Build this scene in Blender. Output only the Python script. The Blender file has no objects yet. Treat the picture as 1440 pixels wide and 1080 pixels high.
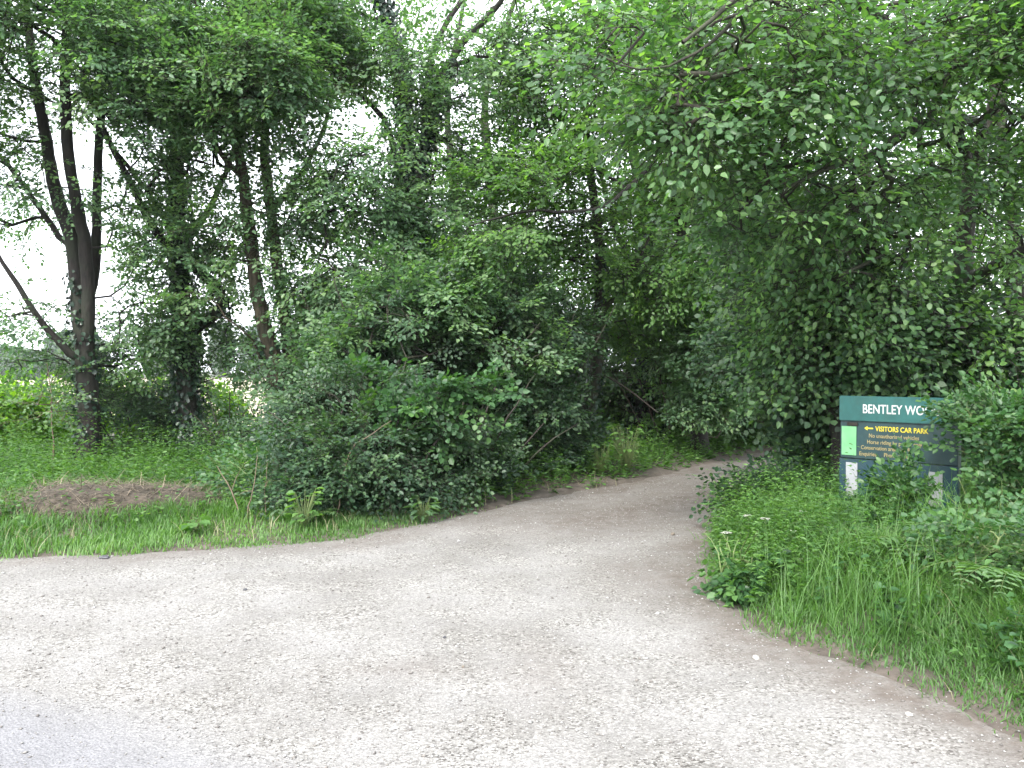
import bpy, math, random
import numpy as np
from math import radians, sin, cos, pi

scene = bpy.context.scene
# ------------------------------------------------------------------ camera
F = 1200.0                      # focal length in pixels of the 1440 px wide photograph
PITCH = math.atan(20 / F)
EYE = np.array([0.0, 0.0, 1.6])
cd = bpy.data.cameras.new('camera'); cd.sensor_width = 36; cd.lens = F / 1440 * 36
cd.clip_start = 0.05; cd.clip_end = 3000
cam = bpy.data.objects.new('camera', cd); scene.collection.objects.link(cam)
cam.location = EYE; cam.rotation_euler = (pi / 2 - PITCH, 0, 0)
scene.camera = cam
# ------------------------------------------------------------------ sky and sun
SUN_EL, SUN_AZ = radians(44), radians(208)     # azimuth clockwise from +Y: behind the camera, to the left
w = bpy.data.worlds.new('World'); scene.world = w; w.use_nodes = True
nt = w.node_tree; nt.nodes.clear()
out = nt.nodes.new('ShaderNodeOutputWorld'); bg = nt.nodes.new('ShaderNodeBackground')
sky = nt.nodes.new('ShaderNodeTexSky'); sky.sky_type = 'NISHITA'; sky.sun_disc = False
sky.sun_elevation = SUN_EL; sky.sun_rotation = SUN_AZ; sky.dust_density = 3.0; sky.air_density = 1.0
tc = nt.nodes.new('ShaderNodeTexCoord'); mp = nt.nodes.new('ShaderNodeMapping'); mp.inputs['Scale'].default_value = (1, 1, 2.5)
cn = nt.nodes.new('ShaderNodeTexNoise'); cn.inputs['Scale'].default_value = 2.2; cn.inputs['Detail'].default_value = 6
cr = nt.nodes.new('ShaderNodeValToRGB')
cr.color_ramp.elements[0].position = .3; cr.color_ramp.elements[0].color = (7.8, 8.3, 9.0, 1)
cr.color_ramp.elements[1].position = .72; cr.color_ramp.elements[1].color = (11.0, 11.3, 11.8, 1)
mx = nt.nodes.new('ShaderNodeMixRGB'); mx.inputs[0].default_value = .85
nt.links.new(tc.outputs['Generated'], mp.inputs['Vector']); nt.links.new(mp.outputs[0], cn.inputs['Vector'])
nt.links.new(cn.outputs['Fac'], cr.inputs[0])
nt.links.new(sky.outputs[0], mx.inputs[1]); nt.links.new(cr.outputs[0], mx.inputs[2])
nt.links.new(mx.outputs[0], bg.inputs['Color']); bg.inputs['Strength'].default_value = .1
nt.links.new(bg.outputs[0], out.inputs['Surface'])
sd_ = bpy.data.lights.new('sun', 'SUN'); sd_.energy = 1.5; sd_.angle = radians(14); sd_.color = (1, .96, .9)
sun = bpy.data.objects.new('sun', sd_); scene.collection.objects.link(sun)
sun.rotation_euler = (pi / 2 - SUN_EL, 0, -SUN_AZ + pi)
scene.view_settings.view_transform = 'Standard'; scene.view_settings.look = 'None'
scene.view_settings.exposure = 2.1; scene.view_settings.gamma = 1
scene.view_settings.use_curve_mapping = False
cy = scene.cycles
cy.max_bounces = 7; cy.diffuse_bounces = 4; cy.glossy_bounces = 2; cy.transmission_bounces = 5
cy.transparent_max_bounces = 4; cy.caustics_reflective = False; cy.caustics_refractive = False
cy.use_denoising = True

# ------------------------------------------------------------------ helpers
R = np.random.default_rng(7)
col = scene.collection

def P(px, py, d):
    """World point seen at photograph pixel (px,py) at d metres in front of the camera."""
    x = (px - 720) / F; y = (540 - py) / F
    return EYE + d * (np.array([0, cos(PITCH), -sin(PITCH)]) + x * np.array([1, 0, 0]) + y * np.array([0, sin(PITCH), cos(PITCH)]))

def smooth(a, b, x):
    t = np.clip((x - a) / (b - a), 0, 1); return t * t * (3 - 2 * t)

def wob(x, y, s=1.0, k=0):
    x = x * s + k * 3.17; y = y * s - k * 1.31
    return (np.sin(x * 1.3 + 1.7 * np.sin(y * .9 + k)) + np.sin(y * 1.7 + 1.3 * np.sin(x * 1.1 + 2 * k))
            + .6 * np.sin(2.9 * x + 1.1 * y + k) + .6 * np.sin(3.1 * y - 1.9 * x + 2)) / 3.2

ROAD = np.array([(-60, -3), (-30, 2.5), (-12, 5.9), (-7, 6.7), (-4.27, 7.1), (-2.9, 7.44), (-1.56, 7.85), (-1.1, 8.35), (-.54, 9.2), (.35, 10.4),
                 (1.8, 12), (3.3, 14.2), (5.4, 17.1), (9, 21), (14, 26), (20, 31), (22, 28.5), (16, 23.3), (11, 18.3), (7, 13.7), (3.75, 10.4),
                 (2.0, 8.6), (1.62, 7.4), (1.5, 6.6), (1.38, 5.8), (1.45, 5.1), (1.75, 4.57), (2.16, 3.6), (3.2, 2.4), (5.5, 1), (12, -1), (40, -5), (40, -20), (-60, -20)], float)

def road_sd(x, y):
    """Signed distance to the road outline: negative on the road."""
    x = np.asarray(x, float); y = np.asarray(y, float)
    d = np.full(x.shape, 1e9); ins = np.zeros(x.shape, bool)
    n = len(ROAD)
    for i in range(n):
        a = ROAD[i]; b = ROAD[(i + 1) % n]; e = b - a
        t = np.clip(((x - a[0]) * e[0] + (y - a[1]) * e[1]) / (e @ e), 0, 1)
        d = np.minimum(d, np.hypot(x - a[0] - t * e[0], y - a[1] - t * e[1]))
        c = (a[1] > y) != (b[1] > y)
        if abs(e[1]) > 1e-9:
            ins ^= c & (x < e[0] * (y - a[1]) / e[1] + a[0])
    return np.where(ins, -d, d)

def H(x, y):
    """Height of the soil."""
    x = np.asarray(x, float); y = np.asarray(y, float)
    s = road_sd(x, y)
    s2 = s + .10 * wob(x, y, 3.1) + .05 * wob(x, y, 9, 1)
    right = smooth(-.5, 1.5, x - .55 * y + 2.2)
    bank = (.12 + .16 * right) * smooth(.1, 1.6, s2) + .06 * smooth(-.12, .35, s2)
    h = -.035 + bank + .05 * wob(x, y, .8, 2) * smooth(.3, 2, s)
    far = smooth(16.5, 26, y + .35 * x) * smooth(12, -2, x)
    return h * (1 - .2 * far) - 1.2 * smooth(19, 60, y) * smooth(9, -3, x)

def tag(o, label=None, cat=None, group=None, kind=None):
    if label: o['label'] = label
    if cat: o['category'] = cat
    if group: o['group'] = group
    if kind: o['kind'] = kind
    return o

def empty(name, loc, label, cat, group=None, rz=0):
    o = bpy.data.objects.new(name, None); col.objects.link(o); o.location = loc; o.rotation_euler = (0, 0, rz)
    o.empty_display_size = .2
    return tag(o, label, cat, group)

def quads_obj(name, V, Q, mat, parent=None, attrs=None, smooth_=False, uv=None):
    """One mesh object from vertex array V and an array of quads (or triangles) Q, in world coordinates."""
    V = np.asarray(V, np.float32); Q = np.asarray(Q, np.int32)
    if parent is not None:
        V = V - np.array(parent.location, np.float32)
    me = bpy.data.meshes.new(name); k = Q.shape[1]
    me.vertices.add(len(V)); me.vertices.foreach_set('co', V.ravel())
    me.loops.add(Q.size); me.loops.foreach_set('vertex_index', Q.ravel())
    me.polygons.add(len(Q)); me.polygons.foreach_set('loop_start', np.arange(0, Q.size, k, dtype=np.int32))
    if smooth_: me.polygons.foreach_set('use_smooth', np.ones(len(Q), bool))
    for an, (dom, arr) in (attrs or {}).items():
        a = me.attributes.new(an, 'FLOAT', dom); a.data.foreach_set('value', np.asarray(arr, np.float32))
    me.update(calc_edges=True)
    me.materials.append(mat)
    o = bpy.data.objects.new(name, me); col.objects.link(o)
    if parent is not None: o.parent = parent
    return o

def norm(a): return a / np.maximum(np.linalg.norm(a, axis=-1, keepdims=True), 1e-9)

# ------------------------------------------------------------------ materials
def mat_new(name):
    m = bpy.data.materials.new(name); m.use_nodes = True
    n = m.node_tree.nodes; n.clear()
    o = n.new('ShaderNodeOutputMaterial'); b = n.new('ShaderNodeBsdfPrincipled')
    m.node_tree.links.new(b.outputs[0], o.inputs['Surface'])
    return m, n, m.node_tree.links, b, o

def ramp(n, stops, inter='LINEAR'):
    r = n.new('ShaderNodeValToRGB'); e = r.color_ramp.elements; r.color_ramp.interpolation = inter
    while len(e) < len(stops): e.new(.5)
    for i, (p, c) in enumerate(stops): e[i].position = p; e[i].color = (*c, 1)
    return r

def leaf_mat(name, c0, c1, c2, trans=.35, rough=.42, tcol=(1.5, 1.7, .5), spec=.5):
    """Leaves: colour from the per-leaf value v and the per-spray value w, gloss on top, light through."""
    m, n, l, b, o = mat_new(name)
    v = n.new('ShaderNodeAttribute'); v.attribute_name = 'v'
    w_ = n.new('ShaderNodeAttribute'); w_.attribute_name = 'w'
    mth = n.new('ShaderNodeMath'); mth.operation = 'MULTIPLY_ADD'; mth.inputs[1].default_value = .55
    m2 = n.new('ShaderNodeMath'); m2.operation = 'MULTIPLY'; m2.inputs[1].default_value = .45
    l.new(w_.outputs['Fac'], mth.inputs[0]); l.new(v.outputs['Fac'], m2.inputs[0]); l.new(m2.outputs[0], mth.inputs[2])
    r = ramp(n, [(.05, c0), (.5, c1), (.97, c2)]); l.new(mth.outputs[0], r.inputs[0])
    tx = n.new('ShaderNodeTexCoord'); ns = n.new('ShaderNodeTexNoise'); ns.inputs['Scale'].default_value = 45
    l.new(tx.outputs['Object'], ns.inputs['Vector'])
    mm = n.new('ShaderNodeMixRGB'); mm.blend_type = 'MULTIPLY'; mm.inputs[0].default_value = .35
    rr = ramp(n, [(.3, (.55, .55, .55)), (.7, (1.35, 1.35, 1.25))]); l.new(ns.outputs['Fac'], rr.inputs[0])
    l.new(r.outputs[0], mm.inputs[1]); l.new(rr.outputs[0], mm.inputs[2])
    l.new(mm.outputs[0], b.inputs['Base Color'])
    b.inputs['Roughness'].default_value = rough; b.inputs['Specular IOR Level'].default_value = spec
    t = n.new('ShaderNodeBsdfTranslucent'); tm = n.new('ShaderNodeMixRGB'); tm.blend_type = 'MULTIPLY'; tm.inputs[0].default_value = 1
    tm.inputs[2].default_value = (*tcol, 1); l.new(mm.outputs[0], tm.inputs[1]); l.new(tm.outputs[0], t.inputs[0])
    ms = n.new('ShaderNodeMixShader'); ms.inputs[0].default_value = trans
    l.new(b.outputs[0], ms.inputs[1]); l.new(t.outputs[0], ms.inputs[2]); l.new(ms.outputs[0], o.inputs['Surface'])
    return m

def bark_mat(name, c0, c1, moss=(.05, .07, .03), mossy=.5):
    m, n, l, b, o = mat_new(name)
    tx = n.new('ShaderNodeTexCoord'); mp = n.new('ShaderNodeMapping'); mp.inputs['Scale'].default_value = (1, 1, .25)
    l.new(tx.outputs['Object'], mp.inputs[0])
    a = n.new('ShaderNodeTexNoise'); a.inputs['Scale'].default_value = 28; a.inputs['Detail'].default_value = 5; l.new(mp.outputs[0], a.inputs['Vector'])
    r = ramp(n, [(.3, c0), (.7, c1)]); l.new(a.outputs['Fac'], r.inputs[0])
    g = n.new('ShaderNodeTexNoise'); g.inputs['Scale'].default_value = 2.3; g.inputs['Detail'].default_value = 4; l.new(tx.outputs['Object'], g.inputs['Vector'])
    gr = ramp(n, [(.45, (0, 0, 0)), (.62, (mossy,) * 3)]); l.new(g.outputs['Fac'], gr.inputs[0])
    mx = n.new('ShaderNodeMixRGB'); l.new(gr.outputs[0], mx.inputs[0]); l.new(r.outputs[0], mx.inputs[1]); mx.inputs[2].default_value = (*moss, 1)
    l.new(mx.outputs[0], b.inputs['Base Color']); b.inputs['Roughness'].default_value = .85
    bm_ = n.new('ShaderNodeBump'); bm_.inputs['Strength'].default_value = .7; bm_.inputs['Distance'].default_value = .02
    l.new(a.outputs['Fac'], bm_.inputs['Height']); l.new(bm_.outputs[0], b.inputs['Normal'])
    return m

def plain_mat(name, c0, c1=None, rough=.6, scale=14, bump=0, metal=0, stain=None):
    m, n, l, b, o = mat_new(name)
    tx = n.new('ShaderNodeTexCoord'); a = n.new('ShaderNodeTexNoise'); a.inputs['Scale'].default_value = scale; a.inputs['Detail'].default_value = 5
    l.new(tx.outputs['Object'], a.inputs['Vector'])
    r = ramp(n, [(.35, c0), (.68, c1 or c0)]); l.new(a.outputs['Fac'], r.inputs[0]); src = r.outputs[0]
    if stain:
        s = n.new('ShaderNodeTexNoise'); s.inputs['Scale'].default_value = 5; s.inputs['Detail'].default_value = 8; s.inputs['Roughness'].default_value = .7
        l.new(tx.outputs['Object'], s.inputs['Vector'])
        sr = ramp(n, [(.5, (0, 0, 0)), (.72, (.6, .6, .6))]); l.new(s.outputs['Fac'], sr.inputs[0])
        mx = n.new('ShaderNodeMixRGB'); l.new(sr.outputs[0], mx.inputs[0]); l.new(src, mx.inputs[1]); mx.inputs[2].default_value = (*stain, 1); src = mx.outputs[0]
    l.new(src, b.inputs['Base Color']); b.inputs['Roughness'].default_value = rough; b.inputs['Metallic'].default_value = metal
    if bump:
        bm_ = n.new('ShaderNodeBump'); bm_.inputs['Strength'].default_value = bump; bm_.inputs['Distance'].default_value = .01
        l.new(a.outputs['Fac'], bm_.inputs['Height']); l.new(bm_.outputs[0], b.inputs['Normal'])
    return m

M = {}
M['maple'] = leaf_mat('maple_leaf', (.052, .106, .060), (.106, .195, .100), (.19, .29, .125), trans=.45, rough=.46, spec=.55, tcol=(1.3, 1.6, .55))
M['ash'] = leaf_mat('woodland_leaf', (.044, .10, .036), (.092, .185, .058), (.17, .285, .08), trans=.5, rough=.46, tcol=(1.4, 1.7, .5))
M['hazel'] = leaf_mat('hazel_leaf', (.046, .102, .048), (.094, .190, .080), (.185, .30, .10), trans=.46, rough=.42, spec=.6, tcol=(1.35, 1.65, .5))
M['dark'] = leaf_mat('thicket_leaf', (.016, .044, .023), (.040, .088, .043), (.092, .165, .064), trans=.32, rough=.48, spec=.5)
M['ivy'] = leaf_mat('ivy_leaf', (.008, .024, .015), (.018, .044, .026), (.035, .07, .036), trans=.06, rough=.38)
M['lime'] = leaf_mat('hedge_leaf', (.06, .14, .025), (.14, .28, .04), (.28, .42, .07), trans=.6)
M['bramble'] = leaf_mat('bramble_leaf', (.022, .062, .026), (.048, .122, .042), (.10, .205, .06), trans=.36, rough=.45)
M['fern'] = leaf_mat('fern_frond', (.06, .13, .055), (.095, .18, .07), (.14, .24, .09), trans=.4)
M['grass'] = leaf_mat('grass_blade', (.048, .112, .032), (.092, .195, .052), (.18, .30, .10), trans=.42, rough=.5)
M['weed'] = leaf_mat('weed_leaf', (.042, .102, .032), (.082, .180, .050), (.16, .28, .08), trans=.42, rough=.5)
M['straw_grass'] = leaf_mat('dry_grass', (.15, .15, .08), (.26, .25, .14), (.40, .36, .24), trans=.3, rough=.6, tcol=(1, 1, .7))
M['far'] = leaf_mat('distant_leaf', (.035, .07, .05), (.06, .105, .065), (.10, .15, .075), trans=.2, rough=.6)
M['bark'] = bark_mat('bark', (.012, .010, .008), (.045, .036, .028))
M['bark_pale'] = bark_mat('pale_bark', (.03, .023, .016), (.10, .077, .054), moss=(.03, .04, .02), mossy=.4)
M['bark_dark'] = bark_mat('dark_bark', (.008, .0065, .006), (.026, .02, .017), moss=(.02, .03, .014))
M['twig'] = plain_mat('dry_twig', (.09, .065, .042), (.17, .13, .09), .8, 30)
M['stem'] = plain_mat('green_stem', (.08, .13, .04), (.16, .20, .07), .6, 20)
M['petal'] = plain_mat('white_petal', (.5, .5, .44), (.62, .62, .58), .6)
M['ballast'] = plain_mat('stone_chip', (.3, .28, .26), (.5, .47, .44), .8, 30)

# ------------------------------------------------------------------ ground
def grid(x0, x1, y0, y1, step):
    xs = np.arange(x0, x1 + 1e-6, step); ys = np.arange(y0, y1 + 1e-6, step)
    return xs, ys

def sheet(xs, ys, zf, keep=None):
    X, Y = np.meshgrid(xs, ys); V = np.stack([X, Y, zf(X, Y)], -1).reshape(-1, 3)
    nx = len(xs); i, j = np.meshgrid(np.arange(nx - 1), np.arange(len(ys) - 1)); a = (j * nx + i).ravel()
    Q = np.stack([a, a + 1, a + nx + 1, a + nx], 1)
    if keep is not None:
        k = keep(V[Q].mean(1)); Q = Q[k]
        u, inv = np.unique(Q, return_inverse=True); V = V[u]; Q = inv.reshape(-1, 4)
    return V, Q

# soil of the verges and the wood floor
m, n, l, b, o = mat_new('verge_soil')
tx = n.new('ShaderNodeTexCoord'); a = n.new('ShaderNodeTexNoise'); a.inputs['Scale'].default_value = 7; a.inputs['Detail'].default_value = 8; a.inputs['Roughness'].default_value = .65
l.new(tx.outputs['Object'], a.inputs['Vector'])
r = ramp(n, [(.3, (.045, .036, .029)), (.55, (.09, .073, .06)), (.75, (.15, .127, .108))]); l.new(a.outputs['Fac'], r.inputs[0])
g = n.new('ShaderNodeTexNoise'); g.inputs['Scale'].default_value = 1.6; g.inputs['Detail'].default_value = 6; l.new(tx.outputs['Object'], g.inputs['Vector'])
gr = ramp(n, [(.42, (0, 0, 0)), (.58, (.8, .8, .8))]); l.new(g.outputs['Fac'], gr.inputs[0])
ea = n.new('ShaderNodeAttribute'); ea.attribute_name = 'green'; em = n.new('ShaderNodeMath'); em.operation = 'MULTIPLY'; l.new(gr.outputs[0], em.inputs[0]); l.new(ea.outputs['Fac'], em.inputs[1])
mx = n.new('ShaderNodeMixRGB'); l.new(em.outputs[0], mx.inputs[0]); l.new(r.outputs[0], mx.inputs[1]); mx.inputs[2].default_value = (.05, .085, .025, 1)
l.new(mx.outputs[0], b.inputs['Base Color']); b.inputs['Roughness'].default_value = .95
bp = n.new('ShaderNodeBump'); bp.inputs['Strength'].default_value = .8; bp.inputs['Distance'].default_value = .04; l.new(a.outputs['Fac'], bp.inputs['Height']); l.new(bp.outputs[0], b.inputs['Normal'])
M['soil'] = m
xs = np.concatenate([-np.geomspace(400, 12.5, 26), np.arange(-12, 12.01, .12), np.geomspace(12.5, 400, 26)])
ys = np.concatenate([-np.geomspace(60, 2.2, 8), np.arange(-2, 24, .12), np.geomspace(24.3, 900, 34)])
V, Q = sheet(xs, ys, H)
tag(quads_obj('ground', V, Q, M['soil'], smooth_=True, attrs={'green': ('POINT', smooth(.45, 1.3, road_sd(V[:, 0], V[:, 1])))}), kind='structure')

# pale ripe field behind the trees
M['field'] = plain_mat('ripe_crop', (.34, .29, .20), (.46, .40, .30), .9, 1.5, .4)
xs = np.concatenate([np.linspace(-300, -60, 14), np.linspace(-55, 12, 40)]); ys = np.concatenate([np.linspace(19, 60, 30), np.geomspace(62, 240, 20)])
V, Q = sheet(xs, ys, lambda x, y: H(x, y) + .06 + .35 * smooth(19, 24, y), lambda c: (c[:, 1] > 20.5 + .25 * np.maximum(c[:, 0] + 2, 0)) & (c[:, 0] < 6))
tag(quads_obj('field', V, Q, M['field'], smooth_=True), kind='structure')

# road and track: one stony material whose dust, stones, soil and painted tree shade follow the place
def road_mat():
    m, n, l, b, o = mat_new('stony_road')
    tx = n.new('ShaderNodeTexCoord'); ob = tx.outputs['Object']
    def noise(s, d=4, rg=.55):
        q = n.new('ShaderNodeTexNoise'); q.inputs['Scale'].default_value = s; q.inputs['Detail'].default_value = d; q.inputs['Roughness'].default_value = rg
        l.new(ob, q.inputs['Vector']); return q.outputs['Fac']
    def attr(k):
        q = n.new('ShaderNodeAttribute'); q.attribute_name = k; return q.outputs['Fac']
    def mix(f, c1, c2, bt='MIX'):
        q = n.new('ShaderNodeMixRGB'); q.blend_type = bt
        if isinstance(f, float): q.inputs[0].default_value = f
        else: l.new(f, q.inputs[0])
        for i, c in ((1, c1), (2, c2)):
            if isinstance(c, tuple): q.inputs[i].default_value = (*c, 1)
            else: l.new(c, q.inputs[i])
        return q.outputs[0]
    def rp(src, stops):
        q = ramp(n, stops); l.new(src, q.inputs[0]); return q.outputs[0]
    vor = n.new('ShaderNodeTexVoronoi'); vor.inputs['Scale'].default_value = 85; l.new(ob, vor.inputs['Vector'])
    vo2 = n.new('ShaderNodeTexVoronoi'); vo2.inputs['Scale'].default_value = 120; l.new(ob, vo2.inputs['Vector'])
    s1 = n.new('ShaderNodeSeparateColor'); l.new(vor.outputs['Color'], s1.inputs[0])
    s2 = n.new('ShaderNodeSeparateColor'); l.new(vo2.outputs['Color'], s2.inputs[0])
    stone = rp(s1.outputs[0], [(0, (.060, .055, .050)), (.2, (.160, .154, .145)), (.7, (.224, .217, .206)), (1, (.34, .332, .318))])
    fine = rp(s2.outputs[0], [(0, (.14, .135, .13)), (1, (.275, .268, .26))])
    patch = rp(noise(1.1, 6), [(.35, (.80, .78, .755)), (.62, (1.12, 1.11, 1.1))])
    basec = mix(.8, mix(rp(noise(2.3, 5), [(.4, (0, 0, 0)), (.65, (1, 1, 1))]), stone, fine), patch, 'MULTIPLY')
    tarm = rp(noise(3.0, 6), [(.3, (.9, .9, .92)), (.7, (1.06, 1.06, 1.08))])
    tar = mix(1.0, mix(.3, mix(rp(s2.outputs[1], [(0, (0, 0, 0)), (1, (1, 1, 1))]), (.125, .124, .130), (.205, .203, .211)), fine), tarm, 'MULTIPLY')
    c = mix(attr('tar'), basec, tar)
    dirt_shade = mix(noise(14, 6), (.065, .052, .043), (.155, .13, .113))
    dm = n.new('ShaderNodeMath'); dm.operation = 'MULTIPLY'; l.new(attr('dirt_shade'), dm.inputs[0]); l.new(rp(noise(5, 8, .7), [(.3, (.35,) * 3), (.6, (1,) * 3)]), dm.inputs[1])
    c = mix(dm.outputs[0], c, dirt_shade)
    l.new(c, b.inputs['Base Color']); b.inputs['Roughness'].default_value = .9; b.inputs['Specular IOR Level'].default_value = .25
    hs = mix(.5, vor.outputs['Distance'], noise(30, 5)); bp = n.new('ShaderNodeBump'); bp.inputs['Strength'].default_value = .75; bp.inputs['Distance'].default_value = .012
    l.new(hs, bp.inputs['Height']); l.new(bp.outputs[0], b.inputs['Normal'])
    return m
M['road'] = road_mat()
def tar_line(x, y):     # positive on the tarmac side of the edge of the public road
    return (3.75 - .12 * (x + 2) + .25 * wob(x, y, 1.1, 3)) - y - .32 * (x + 1.6)
def RZ(x, y):
    s = road_sd(x, y)
    rut = -.02 * np.exp(-((s + .75) / .22) ** 2) - .02 * np.exp(-((s + 2.1) / .25) ** 2)
    return .004 + .012 * wob(x, y, 1.3, 5) + .005 * wob(x, y, 6, 6) + rut * smooth(6.5, 9, y) - .03 * smooth(0, .5, s)
def road_sheet(xs, ys, keep, name):
    V, Q = sheet(xs, ys, RZ, keep)
    x, y = V[:, 0], V[:, 1]; s = road_sd(x, y)
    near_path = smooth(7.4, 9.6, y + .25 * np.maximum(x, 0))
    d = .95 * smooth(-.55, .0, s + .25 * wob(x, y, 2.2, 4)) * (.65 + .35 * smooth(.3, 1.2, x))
    d = np.maximum(d, near_path * (.62 + .38 * np.exp(-((s + 1.25 + .15 * wob(x, y, .7)) / .4) ** 2)))  # tree shade painted as grey-brown on the back of the track, plus brown wheel band
    d = np.maximum(d, .75 * np.exp(-(((x - 1.25) / .55) ** 2 + ((y - 6.6) / .95) ** 2)))                                      # bare soil by the right corner
    d = np.maximum(d, .6 * smooth(.75, .0, np.abs(y - (8.0 - 1.9 * x)) * .46) * smooth(.6, 1.4, x) * smooth(3.0, 3.6, y))     # trodden soil along the right verge
    d = np.maximum(d, .40 * np.exp(-(((x + .55) / .35) ** 2 + ((y - 4.55) / .18) ** 2)))
    d = np.maximum(d, .35 * np.exp(-(((x - .15) / .2) ** 2 + ((y - 4.5) / .5) ** 2)))
    t = smooth(-.25, .35, tar_line(x, y))
    o = quads_obj(name, V, Q, M['road'], attrs={'tar': ('POINT', t), 'dirt_shade': ('POINT', np.clip(d, 0, 1))}, smooth_=True)
    return tag(o, kind='structure')
xs, ys = grid(-14, 16, -2, 27, .08)
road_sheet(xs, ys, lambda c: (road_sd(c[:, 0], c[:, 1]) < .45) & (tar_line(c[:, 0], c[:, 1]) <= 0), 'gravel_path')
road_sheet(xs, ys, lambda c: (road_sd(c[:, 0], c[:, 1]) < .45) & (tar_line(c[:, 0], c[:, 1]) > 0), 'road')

# loose stone chippings on the path
def chips(name, n_, box, size, mat):
    x = R.uniform(box[0], box[1], n_); y = box[2] + (box[3] - box[2]) * R.random(n_) ** 1.35
    s = road_sd(x, y); k = (s < .22 * R.random(n_) ** 2) & (np.abs((x) / np.maximum(y, .1)) < .75) & ((tar_line(x, y) < 0) | (R.random(n_) < .3)); x, y = x[k], y[k]; n_ = len(x)
    z = np.maximum(RZ(x, y), H(x, y))
    sz = size * (R.lognormal(0, .38, n_))
    octa = np.array([(1, 0, 0), (0, 1, 0), (-1, 0, 0), (0, -1, 0), (.1, .1, .7), (0, 0, -.6)], float)
    a = R.uniform(0, 2 * pi, n_); ca, sa = np.cos(a), np.sin(a)
    jit = 1 + R.uniform(-.35, .35, (n_, 6, 3))
    L = octa[None] * jit * np.stack([np.ones(n_), R.uniform(.5, .9, n_), R.uniform(.4, .8, n_)], 1)[:, None]
    X = L[..., 0] * ca[:, None] - L[..., 1] * sa[:, None]; Y = L[..., 0] * sa[:, None] + L[..., 1] * ca[:, None]
    V = np.stack([X, Y, L[..., 2]], -1) * sz[:, None, None] + np.stack([x, y, z + sz * .22], -1)[:, None]
    T = np.array([(0, 1, 4), (1, 2, 4), (2, 3, 4), (3, 0, 4), (1, 0, 5), (2, 1, 5), (3, 2, 5), (0, 3, 5)])
    Q = (T[None] + 6 * np.arange(n_)[:, None, None]).reshape(-1, 3)
    return quads_obj(name, V.reshape(-1, 3), Q, mat, attrs={'v': ('FACE', np.repeat(R.random(n_), 8))})
m, n, l, b, o = mat_new('chipping')
v = n.new('ShaderNodeAttribute'); v.attribute_name = 'v'
r = ramp(n, [(0, (.10, .09, .085)), (.2, (.17, .155, .14)), (.5, (.235, .228, .215)), (.8, (.29, .283, .27)), (1, (.42, .41, .40))]); l.new(v.outputs['Fac'], r.inputs[0])
l.new(r.outputs[0], b.inputs['Base Color']); b.inputs['Roughness'].default_value = .85
M['chip'] = m
g_ = chips('loose_gravel', 90000, (-8, 6, 2.6, 13), .0055, M['chip'])
tag(g_, 'pale loose chippings scattered over the track', 'gravel', kind='stuff')

# ------------------------------------------------------------------ tubes
class Tubes:
    def __init__(s): s.V = []; s.Q = []; s.n = 0
    def add(s, pts, rad, sides=5, rough=0.0):
        pts = np.asarray(pts, float); rad = np.asarray(rad, float); m_ = len(pts)
        t = norm(np.gradient(pts, axis=0))
        ref = np.array([1, 0, 0]) if abs(t[0, 2]) > .6 else np.array([0, 0, 1])
        u = norm(np.cross(t, ref)); v_ = np.cross(t, u)
        a = np.arange(sides) * 2 * pi / sides
        rr = rad[:, None] * (1 + (R.uniform(-rough, rough, (m_, sides)) if rough else 0))
        ring = pts[:, None] + rr[..., None] * (np.cos(a)[None, :, None] * u[:, None] + np.sin(a)[None, :, None] * v_[:, None])
        i, j = np.meshgrid(np.arange(m_ - 1), np.arange(sides), indexing='ij'); j2 = (j + 1) % sides
        q = np.stack([i * sides + j, i * sides + j2, (i + 1) * sides + j2, (i + 1) * sides + j], -1).reshape(-1, 4) + s.n
        s.V.append(ring.reshape(-1, 3)); s.Q.append(q); s.n += m_ * sides
    def raw(s, V, Q): s.V.append(V); s.Q.append(Q + s.n); s.n += len(V)
    def build(s, name, mat, parent=None):
        if not s.V: return None
        return quads_obj(name, np.concatenate(s.V), np.concatenate(s.Q), mat, parent, smooth_=True)

def spline(C, step=.2, amp=.0):
    """Catmull-Rom through rows (x,y,z,r)."""
    C = np.asarray(C, float); Pp = np.vstack([2 * C[0] - C[1], C, 2 * C[-1] - C[-2]]); outp = []
    for i in range(1, len(Pp) - 2):
        L = np.linalg.norm(Pp[i + 1][:3] - Pp[i][:3]); k = max(2, int(L / step))
        t = (np.arange(k) / k)[:, None]
        a, b_, c, d = Pp[i - 1], Pp[i], Pp[i + 1], Pp[i + 2]
        outp.append(.5 * (2 * b_ + (c - a) * t + (2 * a - 5 * b_ + 4 * c - d) * t ** 2 + (3 * b_ - a - 3 * c + d) * t ** 3))
    outp.append(C[-1:]); o_ = np.concatenate(outp)
    if amp: o_[1:-1, :3] += R.normal(0, amp, (len(o_) - 2, 3))
    o_[:, 3] = np.maximum(o_[:, 3], .003)
    return o_

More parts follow.
